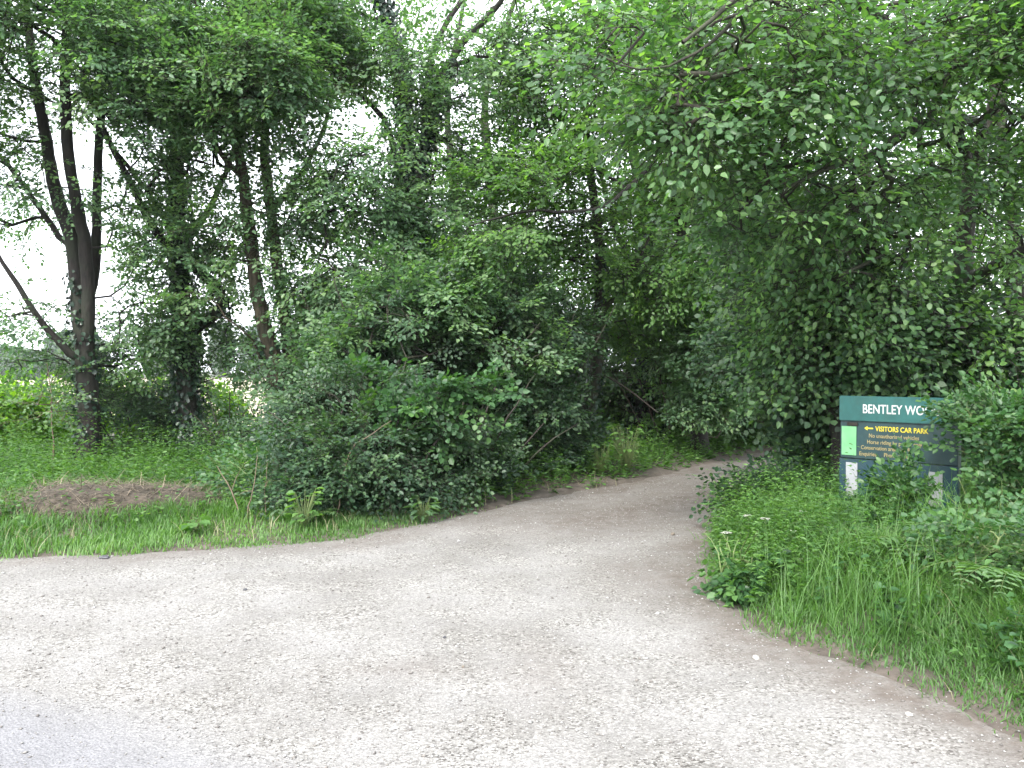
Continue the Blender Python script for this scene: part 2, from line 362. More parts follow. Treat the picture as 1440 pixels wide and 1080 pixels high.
# ------------------------------------------------------------------ leaves
LEAFSHAPE = {   # (across, along, lift) of base, left low, left high, tip, right high, right low
    'oval': np.array([(0, 0, 0), (-.30, .28, .06), (-.27, .68, .07), (0, 1, -.05), (.27, .68, .07), (.30, .28, .06)]),
    'broad': np.array([(0, 0, 0), (-.42, .25, .08), (-.40, .68, .10), (0, 1, -.06), (.40, .68, .10), (.42, .25, .08)]),
    'narrow': np.array([(0, 0, 0), (-.17, .3, .04), (-.15, .65, .05), (0, 1, -.08), (.15, .65, .05), (.17, .3, .04)]),
}
def leaves(name, p, d, nrm, s, w_, mat, parent=None, shape='oval', kind=None):
    p = np.asarray(p); d = norm(d); nrm = norm(nrm - (nrm * d).sum(-1, keepdims=True) * d); b_ = np.cross(d, nrm); N = len(p)
    L = LEAFSHAPE[shape]
    jit = 1 + R.uniform(-.18, .18, (N, 6, 1))
    V = p[:, None] + s[:, None, None] * jit * (L[None, :, 0, None] * b_[:, None] + L[None, :, 1, None] * d[:, None] + L[None, :, 2, None] * R.uniform(.2, 2.2, (N, 1, 1)) * nrm[:, None])
    Q = (np.array([(0, 3, 2, 1), (0, 5, 4, 3)])[None] + 6 * np.arange(N)[:, None, None]).reshape(-1, 4)
    vv = np.repeat(R.random(N), 2)
    return quads_obj(name, V.reshape(-1, 3), Q, mat, parent, attrs={'v': ('FACE', vv), 'w': ('FACE', np.repeat(w_, 2))})

def make_spray(rg, length=.55, nsub=7, leaf=.07, sp=.045, flat=.35):
    """A leafy twig along +X: leaf positions, directions, normals, sizes and its twig lines."""
    p, d, nn, s, tw = [], [], [], [], []
    def line(a, dr, L, lv):
        k = max(2, int(L / sp)); pts = []
        q = a.copy(); dd = dr.copy()
        for i in range(k + 1):
            pts.append(q.copy())
            if i:
                side = 1 if i % 2 else -1
                up = np.array([0, 0, 1.0]); b_ = norm(np.cross(dd, up)[None])[0]
                ld = dd * rg.uniform(.35, .8) + side * b_ * rg.uniform(.5, 1) + up * rg.uniform(-.45, .15)
                p.append(q.copy()); d.append(ld); nn.append(up + rg.normal(0, flat, 3)); s.append(leaf * rg.uniform(.42, 1.28))
            dd = norm((dd + rg.normal(0, .09, 3) + np.array([0, 0, -.04]))[None])[0]
            q = q + dd * (L / k)
        p.append(q.copy()); d.append(dd); nn.append(np.array([0, 0, 1.0]) + rg.normal(0, flat, 3)); s.append(leaf * 1.1)
        tw.append((np.array(pts), lv)); return pts
    main = line(np.zeros(3), np.array([1.0, 0, .05]), length, 0)
    for j in range(nsub):
        i = int((j + 1) / (nsub + 1.5) * (len(main) - 1)); side = 1 if j % 2 else -1
        an = rg.uniform(.6, 1.1) * side
        line(main[i], norm(np.array([[cos(an), sin(an), rg.uniform(-.25, .35)]]))[0], length * rg.uniform(.35, .6) * (1 - .4 * j / nsub), 1)
    return np.array(p), np.array(d), np.array(nn), np.array(s), tw
RS = np.random.default_rng(3)
SPR = {'fine': [make_spray(RS, .62, 8, 1.0, .048) for _ in range(8)],
       'big': [make_spray(RS, .65, 6, 1.0, .068, .42) for _ in range(8)],
       'loose': [make_spray(RS, .80, 6, 1.0, .085, .5) for _ in range(8)]}

def frames(d, roll=.5):
    """Rotation matrices whose X is d and whose Z is as near up as it can be, with a random roll."""
    d = norm(d); up = np.array([0, 0, 1.0]) + 0 * d
    y_ = norm(np.cross(up, d) + 1e-6); z = np.cross(d, y_); a = R.normal(0, roll, len(d))[:, None]
    y2 = y_ * np.cos(a) + z * np.sin(a); z2 = -y_ * np.sin(a) + z * np.cos(a)
    return np.stack([d, y2, z2], -1)

def place_sprays(pos, dirs, kind, leaf, scale=1.0, roll=.5, thin=1.0):
    """Leaf arrays and twig tubes of many sprays."""
    Rm = frames(dirs, roll); sc = scale * R.uniform(.75, 1.25, len(pos)); k = R.integers(0, len(SPR[kind]), len(pos)); wv = R.random(len(pos))
    op, od, on, os_, ow, tv, tq, nv = [], [], [], [], [], [], [], 0
    for t in range(len(SPR[kind])):
        idx = np.where(k == t)[0]
        if not len(idx): continue
        p, d, nn, s, tw = SPR[kind][t]
        if thin < 1: kk = RS.random(len(p)) < thin; p, d, nn, s = p[kk], d[kk], nn[kk], s[kk]
        A = Rm[idx]; m_ = len(idx)
        op.append((pos[idx][:, None] + sc[idx][:, None, None] * np.einsum('mij,nj->mni', A, p)).reshape(-1, 3))
        od.append(np.einsum('mij,nj->mni', A, d).reshape(-1, 3)); on.append(np.einsum('mij,nj->mni', A, nn).reshape(-1, 3) + [-.1, -.45, .25])
        os_.append((leaf * np.repeat(s[None], m_, 0)).ravel()); ow.append(np.repeat(wv[idx], len(p)))
        # twigs as three-sided tubes, in template space, then copied
        T = Tubes()
        for pts, lv in tw:
            T.add(pts[::2] if len(pts) > 4 else pts, np.linspace(.0045, .002, len(pts[::2] if len(pts) > 4 else pts)) * (1 if lv == 0 else .7), 3)
        TV = np.concatenate(T.V); TQ = np.concatenate(T.Q)
        V_ = (pos[idx][:, None] + sc[idx][:, None, None] * np.einsum('mij,nj->mni', A, TV)).reshape(-1, 3)
        tv.append(V_); tq.append((TQ[None] + len(TV) * np.arange(m_)[:, None, None]).reshape(-1, 4) + nv); nv += len(V_)
    return [np.concatenate(q) for q in (op, od, on, os_, ow)], (np.concatenate(tv), np.concatenate(tq))

def tree(name, label, cat, stems, blobs, leaf=.07, mat='maple', bark='bark', spray='fine', shape='oval', ivy=(), ivy_n=900, scale=1.0,
         group=None, world=False, names=('trunk', 'branches', 'crown'), droop=.1, roll=.5, thin=1.0, ground=True, dens=1.0, clump=.35):
    """stems: lists of (px,py,depth,radius); blobs: (px,py,depth,rx px,ry px,rd m,number of sprays)."""
    def W(px, py, d): return np.array([px, py, d], float) if world else P(px, py, d)
    S3 = []
    for st in stems:
        c = np.array([[*W(a, b_, d), r_] for a, b_, d, r_ in st])
        S3.append(c)
    base = S3[0][0, :3].copy()
    if ground: base[2] = float(H(base[0], base[1])) - .03; S3[0][0, :3] = base
    root = empty(name, tuple(base), label, cat, group)
    # node arrays
    CAP = 60000
    NP = np.zeros((CAP, 3)); PA = np.full(CAP, -1, int); MR = np.zeros(CAP); CT = np.zeros(CAP); nn = 0
    trunk = Tubes(); curves = []
    for si, c in enumerate(S3):
        cur = spline(c, .18, .006); curves.append(cur)
        par = -1
        if si:
            par = int(np.argmin(((NP[:nn] - cur[0, :3]) ** 2).sum(1)))
            if np.linalg.norm(NP[par] - cur[0, :3]) < 1.0: cur = np.vstack([[*NP[par], min(cur[0, 3] * 1.05, max(MR[par], .01))], cur[1:]])
            elif ground: par = -1; cur[0, 2] = float(H(cur[0, 0], cur[0, 1])) - .03
        for q in cur:
            NP[nn] = q[:3]; PA[nn] = par; MR[nn] = q[3]; par = nn; nn += 1
        rr = cur[:, 3].copy()
        if not si or par == -1: rr[:2] *= [1.35, 1.12]
        trunk.add(cur[:, :3], rr, 10 if cur[0, 3] > .05 else 6, .07)
    n0 = nn
    SP, SD = [], []
    pts = []
    for (a, b_, d, rx, ry, rd, cnt) in blobs:
        c = W(a, b_, d); k = 1 if world else d / F
        cnt = max(3, int(cnt * dens * (.45 if b_ < -40 else 1) * (1.5 if clump else 1)))
        u = norm(R.normal(0, 1, (cnt, 3))) * (R.random((cnt, 1)) ** .42)
        q = c + u * np.array([rx * k, rd, ry * k]) ; pts.append(q)
    pts = np.concatenate(pts)
    gz = H(pts[:, 0], pts[:, 1]); sdq = road_sd(pts[:, 0], pts[:, 1])
    keep = (pts[:, 2] > gz + .12) & ~((sdq < -.05) & (pts[:, 2] < 1.5)); pts = pts[keep]
    if clump:
        a_, b_, c_ = pts.T; cl = wob(a_ + .6 * b_, c_ * 1.3, 2.1, len(stems)) + .5 * wob(a_, c_ + b_, 4.7, 3)
        pts = pts[(cl > np.quantile(cl, clump)) | (R.random(len(pts)) < .08)] if len(pts) > 20 else pts
    dist = np.array([np.min(((NP[:n0] - q) ** 2).sum(1)) for q in pts]); pts = pts[np.argsort(dist)]
    cen = NP[:n0].mean(0)
    for q in pts:
        dv = q - NP[:nn]; dd = (dv ** 2).sum(1) * (1 + 1.5 * np.clip(-dv[:, 2] / (np.sqrt((dv ** 2).sum(1)) + 1e-6), 0, 1))
        j = int(np.argmin(dd)); s_ = NP[j]; L = np.linalg.norm(q - s_)
        k = int(np.ceil(L / .35))
        ctrl = s_ + (q - s_) * .5 + np.array([0, 0, .12 * L]) + R.normal(0, .07 * L, 3)
        par = j
        t = (np.arange(1, k + 1) / k)[:, None]
        B = (1 - t) ** 2 * s_ + 2 * t * (1 - t) * ctrl + t ** 2 * q
        if nn + k >= CAP: break
        for x_ in B:
            NP[nn] = x_; PA[nn] = par; par = nn; nn += 1
        CT[par] += 1
        e = q - ctrl; e = e / (np.linalg.norm(e) + 1e-6); o_ = q - cen; o_[2] *= .3; o_ /= (np.linalg.norm(o_) + 1e-6)
        dr = e * .7 + o_ * .5 + R.normal(0, .35, 3); dr[2] = dr[2] * .6 - droop
        SP.append(q); SD.append(dr)
    for i in range(nn - 1, -1, -1):
        if PA[i] >= 0: CT[PA[i]] += CT[i]
    # branch chains
    kids = {}
    for i in range(n0, nn): kids.setdefault(PA[i], []).append(i)
    br = Tubes(); stack = [i for p_, ks in kids.items() if p_ < n0 for i in ks]
    while stack:
        i = stack.pop(); ch = [PA[i], i]
        while ch[-1] in kids:
            ks = sorted(kids[ch[-1]], key=lambda z: -CT[z]); ch.append(ks[0]); stack += ks[1:]
        rad = .0042 * np.sqrt(CT[ch] + .5); rad[0] = rad[1]
        if MR[ch[0]] > 0: rad = np.minimum(rad, MR[ch[0]] * .8)
        br.add(NP[ch], rad, 4 if rad[0] < .02 else 6)
    lv, tw = place_sprays(np.array(SP), np.array(SD), spray, leaf, scale, roll, thin)
    br.raw(*tw)
    trunk.build(names[0], M[bark], root); br.build(names[1], M[bark], root)
    leaves(names[2], *lv, M[mat], root, shape)
    if ivy:
        ip, idr, inn = [], [], []
        for (ci, t0, t1, fat, num) in ivy:
            cur = curves[ci]; m_ = len(cur); k = R.integers(int(t0 * (m_ - 1)), max(int(t1 * (m_ - 1)), 1) + 1, num)
            q = cur[np.clip(k, 0, m_ - 1)]; a = R.uniform(0, 2 * pi, num)
            rad_ = q[:, 3] + np.abs(R.normal(0, fat, num)) + .01
            nv = np.stack([np.cos(a), np.sin(a), 0 * a], 1)
            ip.append(q[:, :3] + nv * rad_[:, None] + np.stack([0 * a, 0 * a, R.uniform(-.1, .1, num)], 1))
            idr.append(np.stack([R.normal(0, .5, num), R.normal(0, .5, num), -np.ones(num)], 1) + nv * .3); inn.append(nv + R.normal(0, .35, (num, 3)) + [0, 0, .3])
        ip = np.concatenate(ip); leaves('ivy', ip, np.concatenate(idr), np.concatenate(inn), R.uniform(.05, .09, len(ip)), R.random(len(ip)), M['ivy'], root, 'broad')
    return root

# ------------------------------------------------------------------ trees of the roadside row (left)
TN = ('trunk', 'branches', 'crown')
tree('field_maple_tree', 'leftmost trunk of the roadside row, splitting low into upright stems beside the hedge', 'tree',
     [[(128, 650, 13.2, .19), (124, 560, 13.2, .16), (117, 470, 13.2, .145), (108, 390, 13.2, .125), (100, 330, 13.2, .11), (78, 270, 13.2, .10), (62, 180, 13.3, .085), (45, 80, 13.3, .07), (30, -60, 13.4, .05), (20, -180, 13.5, .03)],
      [(122, 480, 13.15, .10), (124, 400, 13.1, .10), (116, 330, 13.05, .095), (98, 230, 13.0, .085), (92, 120, 12.9, .075), (97, 0, 12.8, .06), (105, -150, 12.8, .03)],
      [(118, 440, 13.25, .10), (132, 380, 13.4, .085), (136, 300, 13.5, .07), (140, 190, 13.6, .065), (152, 60, 13.7, .05), (168, -100, 13.8, .03)],
      [(110, 510, 13.1, .07), (62, 458, 12.9, .05), (26, 402, 12.7, .04), (5, 370, 12.6, .03), (-40, 300, 12.4, .02)],
      [(92, 345, 13.2, .05), (40, 270, 13.5, .04), (2, 222, 13.8, .035), (-60, 160, 14, .02)]],
     [(60, 50, 12.5, 150, 100, 1.8, 640), (-60, 120, 12.6, 100, 100, 1.6, 190), (200, 100, 12.2, 100, 110, 1.4, 430), (90, -110, 13, 200, 110, 2.4, 260),
      (20, 250, 13, 90, 70, 1.3, 90), (40, 440, 13.2, 50, 60, .8, 34), (175, 290, 13.2, 45, 110, 1.2, 70), (70, 500, 13.3, 50, 40, .8, 34), (190, 460, 13.8, 60, 70, .8, 110), (70, 350, 13.4, 30, 60, .4, 20), (-60, 300, 13, 60, 70, 1, 30)],
     ivy=[(0, .02, .30, .03, 500)], dens=.62, bark='bark_dark')
tree('oak_tree', 'ivy covered trunk second from the left in the row, with a limb reaching up left', 'tree',
     [[(268, 632, 14.2, .17), (262, 540, 14.2, .16), (256, 430, 14.2, .15), (252, 330, 14.2, .13), (250, 220, 14.3, .11), (262, 90, 14.4, .08), (255, -60, 14.5, .05), (250, -180, 14.5, .03)],
      [(262, 470, 14.1, .10), (315, 425, 13.9, .085), (268, 370, 13.8, .08), (222, 330, 13.6, .065), (190, 270, 13.5, .055), (160, 212, 13.4, .045), (120, 120, 13.2, .03)],
      [(252, 340, 14.2, .05), (215, 280, 14, .04), (165, 215, 13.8, .03), (110, 150, 13.6, .02)],
      [(254, 350, 14.2, .07), (290, 300, 14.4, .05), (330, 210, 14.6, .04), (360, 100, 14.8, .03)]],
     [(270, 50, 13.6, 130, 110, 1.8, 600), (330, 120, 12.8, 90, 80, 1.0, 330), (250, -110, 14, 180, 90, 2, 200), (245, 330, 13.6, 60, 90, 1, 150),
      (270, 235, 13.5, 70, 50, 1, 90), (265, 470, 14.1, 65, 75, .7, 80), (320, 480, 14.3, 50, 60, .7, 40), (300, 370, 14.2, 60, 60, .7, 60)],
     ivy=[(0, .0, .95, .08, 4200), (1, 0, .5, .03, 250)], bark='bark_dark', dens=.6)
tree('sycamore_tree', 'pale barked tree third from the left in the row, forking low into two leaning stems', 'tree',
     [[(402, 640, 13.4, .15), (402, 590, 13.4, .14), (394, 530, 13.4, .125), (375, 470, 13.3, .115), (360, 400, 13.3, .105), (352, 330, 13.3, .10), (342, 250, 13.2, .085), (328, 190, 13.1, .07), (300, 100, 13, .05), (275, 0, 12.8, .03)],
      [(402, 585, 13.4, .15), (408, 520, 13.6, .11), (400, 440, 13.8, .10), (387, 350, 13.9, .09), (378, 270, 14, .085), (372, 200, 14.1, .07), (385, 100, 14.2, .055), (420, -20, 14.3, .04), (440, -140, 14.4, .02)],
      [(342, 250, 13.2, .05), (310, 215, 12.9, .04), (285, 160, 12.6, .03), (270, 100, 12.4, .02)],
      [(378, 300, 14, .06), (420, 250, 14.2, .045), (455, 180, 14.4, .035), (480, 80, 14.6, .025)],
      [(395, 560, 13.4, .07), (378, 530, 13.4, .04), (365, 500, 13.4, .03), (350, 470, 13.3, .015)]],
     [(400, 60, 13.4, 100, 110, 1.6, 480), (340, 110, 12, 110, 75, .9, 360), (430, -100, 14, 150, 90, 2, 180), (410, 300, 13.6, 65, 130, 1.2, 230),
      (330, 330, 13, 50, 100, .8, 70), (440, 450, 13.6, 60, 70, 1, 190), (390, 500, 13.2, 50, 50, .5, 40), (310, 430, 13, 45, 60, .6, 25)],
     bark='bark_pale', ivy=[(0, 0, .25, .03, 200), (1, .1, .6, .02, 220)], leaf=.074, dens=.58)
tree('ivy_clad_tree', 'tall dark tree mid row, its ivy clad trunk forking high against the sky', 'tree',
     [[(560, 650, 13.8, .20), (562, 560, 13.8, .18), (560, 450, 13.8, .17), (568, 330, 13.8, .15), (566, 260, 13.8, .12), (572, 190, 13.9, .09), (566, 110, 14, .07), (545, 30, 14.1, .05), (520, -80, 14.2, .03)],
      [(575, 330, 13.7, .11), (588, 260, 13.7, .09), (602, 185, 13.7, .08), (625, 110, 13.6, .065), (650, 60, 13.5, .06), (690, 20, 13.4, .045), (715, -20, 13.3, .035), (740, -120, 13.2, .02)],
      [(604, 180, 13.7, .065), (602, 110, 13.8, .055), (618, 50, 13.9, .045), (660, -20, 14, .04), (690, -100, 14.1, .02)],
      [(566, 270, 13.8, .06), (545, 180, 14.1, .05), (515, 140, 14.4, .04), (470, 100, 14.7, .03), (430, 60, 15, .02)],
      [(570, 330, 13.7, .05), (525, 300, 13.2, .04), (490, 290, 12.8, .03), (450, 300, 12.4, .02)]],
     [(480, 50, 14.4, 80, 80, 1.5, 330), (560, -80, 14, 200, 70, 2.4, 200), (650, 130, 13.2, 90, 75, 1.4, 210), (520, 260, 12.6, 75, 70, 1.1, 220), (600, 330, 13, 80, 60, 1.1, 170),
      (730, 60, 13.4, 70, 110, 1.5, 220), (560, 90, 13.5, 50, 45, 1, 50), (640, 230, 13.2, 60, 50, 1, 70), (500, 390, 13, 80, 60, 1, 190), (610, 420, 12.6, 70, 60, 1, 190), (560, 510, 13, 90, 60, .9, 150)],
     bark='bark_dark', ivy=[(0, .05, .95, .10, 4800), (1, 0, .5, .07, 1300), (2, 0, .3, .05, 400)], dens=.56)
tree('leaning_tree', 'slender grey tree with crooked trunk where the track enters the wood', 'tree',
     [[(806, 650, 14.2, .17), (822, 590, 14.2, .13), (836, 530, 14.2, .11), (842, 470, 14.2, .11), (843, 440, 14.2, .10), (845, 380, 14.2, .085), (838, 300, 14.2, .075), (826, 210, 14.2, .065), (824, 110, 14.2, .05), (830, -20, 14.2, .03)],
      [(843, 445, 14.2, .055), (862, 420, 14.1, .04), (890, 378, 14, .03), (915, 330, 13.9, .02)],
      [(840, 520, 14.2, .03), (880, 545, 14.0, .018), (925, 580, 13.8, .01)]],
     [(800, 170, 14, 90, 90, 1.4, 230), (840, 20, 14, 110, 90, 1.8, 220), (760, 320, 14.4, 80, 60, 1.2, 170), (860, 330, 14.2, 90, 80, 1.2, 210), (720, 400, 14, 70, 50, 1, 110), (900, 440, 14.6, 60, 40, .8, 60), (800, 430, 15, 50, 60, 1, 50), (790, 250, 14, 60, 50, 1, 90)],
     ivy=[(0, .05, .45, .03, 420)], mat='ash', leaf=.07, dens=.55)
tree('arching_ash_tree', 'tree at the track bend with a thin bare limb arching out to the left', 'tree',
     [[(985, 640, 15.5, .16), (980, 520, 15.3, .14), (972, 400, 15, .13), (955, 300, 14.6, .10), (960, 180, 14.4, .08), (985, 60, 14.4, .06), (1010, -80, 14.4, .03)],
      [(955, 300, 14.6, .06), (925, 235, 13.6, .04), (890, 258, 12.9, .034), (850, 290, 12.5, .03), (800, 298, 12.2, .025), (740, 296, 12, .02), (660, 318, 11.8, .01)],
      [(960, 200, 14.4, .05), (900, 130, 14, .035), (850, 60, 13.6, .02)]],
     [(930, 100, 13.6, 110, 130, 1.6, 420), (1010, 0, 14, 150, 110, 2, 260), (980, 250, 14.2, 90, 110, 1.3, 260), (740, 250, 12.2, 70, 35, .6, 60), (720, 330, 12, 80, 28, .5, 70), (840, 215, 12.8, 60, 40, .8, 70), (930, 380, 14, 80, 60, 1, 160)],
     mat='ash', leaf=.075, bark='bark_dark', dens=.5)

# ------------------------------------------------------------------ wood behind the bend
wood = [('tall_woodland_tree', 'woodland tree with dark ivy trunk right behind the crooked slender one', 905, 17.5, 'bark_dark'),
        ('tall_woodland_tree', 'shaded straight trunk deep in the wood left of the track end', 940, 21, 'bark_dark'),
        ('tall_woodland_tree', 'woodland tree rising behind the gap right of the ivy clad trunk', 700, 20, 'bark'),
        ('tall_woodland_tree', 'woodland tree at the far end of the track, half hidden by pale shrubs', 1060, 23, 'bark'),
        ('tall_woodland_tree', 'woodland tree standing far behind the green signboard', 1230, 18, 'bark'),
        ('tall_woodland_tree', 'woodland tree at the right picture edge behind the forked sallow', 1430, 16, 'bark'),
        ('tall_woodland_tree', 'woodland tree behind the lime green hazel sprays', 640, 23, 'bark_dark')]
for i, (nm, lb, px, d, bk) in enumerate(wood):
    k = 14 / d
    yb = 520 + 1200 * 1.5 / d
    j = R.uniform(-12, 12, 6)
    top = -260 * k + 60
    right = px > 1000
    up = .45 if px < 1000 else 1
    bl = [(px, 380, d, 95 * k * 1.3, 100 * k, 2.2, 170), (px + 30 * j[0] / 12, 260, d, 120 * k * 1.3, 80, 2.4, int((230 if px != 700 else 80) * up)), (px, 60, d + 1, 150 * k * 1.3, 140, 3, 300 if px > 1000 else 25), (px + 10, 540, d + .5, 120 * k * 1.3, 60, 1.6, 110)]
    tree(nm, lb, 'tree', [[(px - 4, yb, d, .22), (px + j[0], 500, d, .17), (px + j[1], 400, d, .15), (px + j[2], 280, d, .12), (px + j[3] * 2, 140, d, .08), (px + j[4] * 3, 0, d, .05)],
                          [(px + j[1], 400, d, .09), (px + 40 * (1 if i % 2 else -1), 320, d, .06), (px + 70 * (1 if i % 2 else -1), 200, d, .03)]],
         bl, mat='ash', bark=bk, leaf=.10, spray='big', scale=1.3, ivy=[(0, 0, .5, .08, 1500)] if i in (0, 1) else (), group=None)

# ------------------------------------------------------------------ shrubs of the left verge and wood edge
SN = ('stems', 'twigs', 'foliage')
def shrub(name, label, cat, px, d, blobs, mat='dark', leaf=.055, ns=7, spread=60, hpx=90, bark='bark', spray='fine', shape='oval', py=None, scale=.8, r=.018, group=None, droop=.05, roll=.6, thin=1.0, dens=1.0):
    yb = 520 + 1200 * 1.45 / d; k = 10 / d; st = []
    for i in range(ns):
        a = (i / max(ns - 1, 1) - .5) * 2; x0 = px + a * spread * .35; dd = d + R.uniform(-.3, .3)
        st.append([(x0, yb, dd, r), (x0 + a * spread * .35, yb - hpx * .5, dd, r * .75), (x0 + a * spread * .8 + R.uniform(-10, 10), yb - hpx * R.uniform(.8, 1.1), dd + R.uniform(-.4, .4), r * .3)])
    # every stem starts at the ground, so only the first is the root
    return tree(name, label, cat, st, blobs, leaf, mat, bark, spray, shape, names=SN, scale=scale, droop=droop, roll=roll, group=group, thin=thin, dens=dens)
def bramble(name, label, px, d, blobs, **k):
    return shrub(name, label, 'bramble', px, d, blobs, mat=k.pop('mat', 'bramble'), leaf=k.pop('leaf', .06), spray='loose', shape='oval', scale=k.pop('scale', .62), ns=k.pop('ns', 8), r=.007, bark='stem', roll=.7, **k)
shrub('hawthorn_bush', 'dense dark green bush bulging out to the verge edge below the ivy clad tree', 'bush', 520, 9.6,
      [(560, 480, 11.4, 80, 70, .8, 190), (500, 650, 9.7, 80, 65, .9, 330), (470, 620, 10.4, 65, 70, .8, 150), (570, 640, 10, 70, 80, .8, 240), (510, 570, 10.4, 90, 60, .8, 190), (600, 690, 9.9, 60, 45, .6, 110), (440, 700, 9.1, 50, 40, .4, 70)], spread=130, hpx=150)
shrub('hazel_bush', 'hazel bush with lighter green sprays of round leaves reaching over the verge', 'bush', 630, 10.8,
      [(600, 560, 9.7, 70, 24, .3, 24), (660, 545, 9.8, 30, 12, .2, 10), (610, 600, 9.9, 50, 26, .3, 18), (550, 530, 10.2, 40, 20, .3, 12)], mat='bramble', leaf=.07, spread=110, hpx=160, spray='loose', shape='broad', ns=6, scale=.5)
shrub('elder_bush', 'dark shaded bush between the hazel and the crooked slender tree', 'bush', 720, 12.4,
      [(700, 560, 12.4, 85, 100, 1, 330), (760, 500, 13, 70, 90, 1, 220), (690, 440, 12.6, 80, 70, 1, 230), (620, 500, 12.6, 90, 90, 1, 300), (770, 600, 13, 50, 60, .7, 90)], spread=120, hpx=220, leaf=.065)
bramble('bramble_bush', 'low bramble sprawling into the grass between the brown heap and the dark bush', 375, 9.4,
        [(400, 690, 9.4, 60, 30, .5, 90), (350, 670, 10, 50, 25, .5, 60), (440, 730, 8.9, 30, 14, .2, 26)], spread=90, hpx=70, scale=.5)
shrub('young_maple_bush', 'taller mid green leafy growth merging upward from the dark bush into the crowns', 'bush', 590, 11.8,
      [(520, 490, 11.6, 60, 50, .6, 100), (600, 430, 11.6, 80, 50, .8, 140), (700, 480, 12, 80, 70, .8, 170), (450, 600, 11.6, 40, 40, .5, 50), (560, 380, 12, 60, 40, .7, 50), (740, 560, 12.3, 50, 50, .5, 70)], mat='maple', leaf=.07, spread=150, hpx=260, dens=.8, ns=8)
shrub('spindle_bush', 'low ragged bush along the track edge right of the dark bulging bush', 'bush', 680, 11.4,
      [(660, 640, 11.2, 60, 50, .6, 120), (740, 640, 12.4, 60, 40, .6, 120), (800, 660, 13.2, 40, 25, .5, 60)], mat='dark', spread=120, hpx=90, leaf=.06, scale=.7)
shrub('blackthorn_bush', 'see-through dark bush between the two leftmost trunks', 'bush', 200, 14.8,
      [(190, 560, 14.8, 80, 70, .7, 150), (160, 500, 15, 70, 40, .7, 60), (235, 600, 14.6, 50, 40, .5, 50)], spread=90, hpx=100)
shrub('blackthorn_bush', 'see-through bush between the second trunk and the pale forked one', 'bush', 340, 13.6,
      [(330, 620, 13.6, 55, 25, .6, 50), (375, 600, 13, 40, 40, .6, 60), (330, 500, 14, 60, 40, .6, 14)], spread=70, hpx=90)
shrub('pale_willow_bush', 'pale grey green bush overhanging the left side of the track end', 'bush', 960, 16,
      [(950, 470, 15.6, 90, 60, 1.1, 240), (1040, 480, 16.5, 80, 90, 1.2, 260), (1000, 560, 17, 90, 50, 1, 150), (1080, 580, 18, 60, 50, 1, 110), (900, 540, 17.5, 70, 50, .8, 70), (985, 555, 14.7, 40, 40, .3, 70), (990, 480, 14.4, 50, 50, .3, 80)], mat='maple', leaf=.07, spread=120, hpx=160, bark='bark_pale')
shrub('young_elm_bush', 'bushy dark growth filling the wood edge behind the crooked slender tree', 'bush', 870, 19,
      [(840, 500, 19, 90, 80, 1.2, 200), (760, 540, 18.5, 80, 70, 1.2, 170), (930, 560, 19.5, 80, 50, 1.2, 130), (1000, 520, 21, 80, 70, 1.2, 140)], leaf=.08, spread=130, hpx=120, scale=1.1)
shrub('dogwood_bush', 'bush closing the view at the very end of the track', 'bush', 1120, 20,
      [(1110, 560, 20, 60, 60, 1.2, 150), (1180, 540, 19, 90, 90, 1.6, 240), (1060, 560, 24, 60, 40, 1, 80), (1150, 440, 20, 80, 60, 1.4, 130)], mat='ash', leaf=.08, spread=100, hpx=110, scale=1.1)

# hedge at the left
hb = [(x_, 572 + R.uniform(-8, 8), 17.2 + R.uniform(-.4, .4), 50, 42, .6, 62) for x_ in range(-260, 300, 55)] + [(-120, 572, 14.6, 60, 45, .5, 80), (-40, 575, 14.8, 50, 45, .5, 80), (45, 578, 15.2, 45, 42, .5, 80)]
hs = [[(x_, 620, 18, .025), (x_ + 5, 590, 18, .02), (x_ - 8, 555, 18, .01)] for x_ in range(-240, 300, 60)]
tree('hedge', 'bright yellow green hedge behind the leftmost trunk, in front of the pale field', 'hedge', hs, hb, .085, 'lime', 'twig', 'big', 'broad', names=('stems', 'twigs', 'foliage'), scale=.7)
tree('sapling', 'thin sapling in front of the bright hedge at the left', 'sapling', [[(77, 668, 12.4, .012), (74, 600, 12.4, .010), (70, 540, 12.4, .007), (66, 510, 12.4, .004)]],
     [(70, 560, 12.4, 25, 50, .4, 16)], .06, 'maple', 'twig', 'loose', names=('stem', 'twigs', 'foliage'), scale=.7)

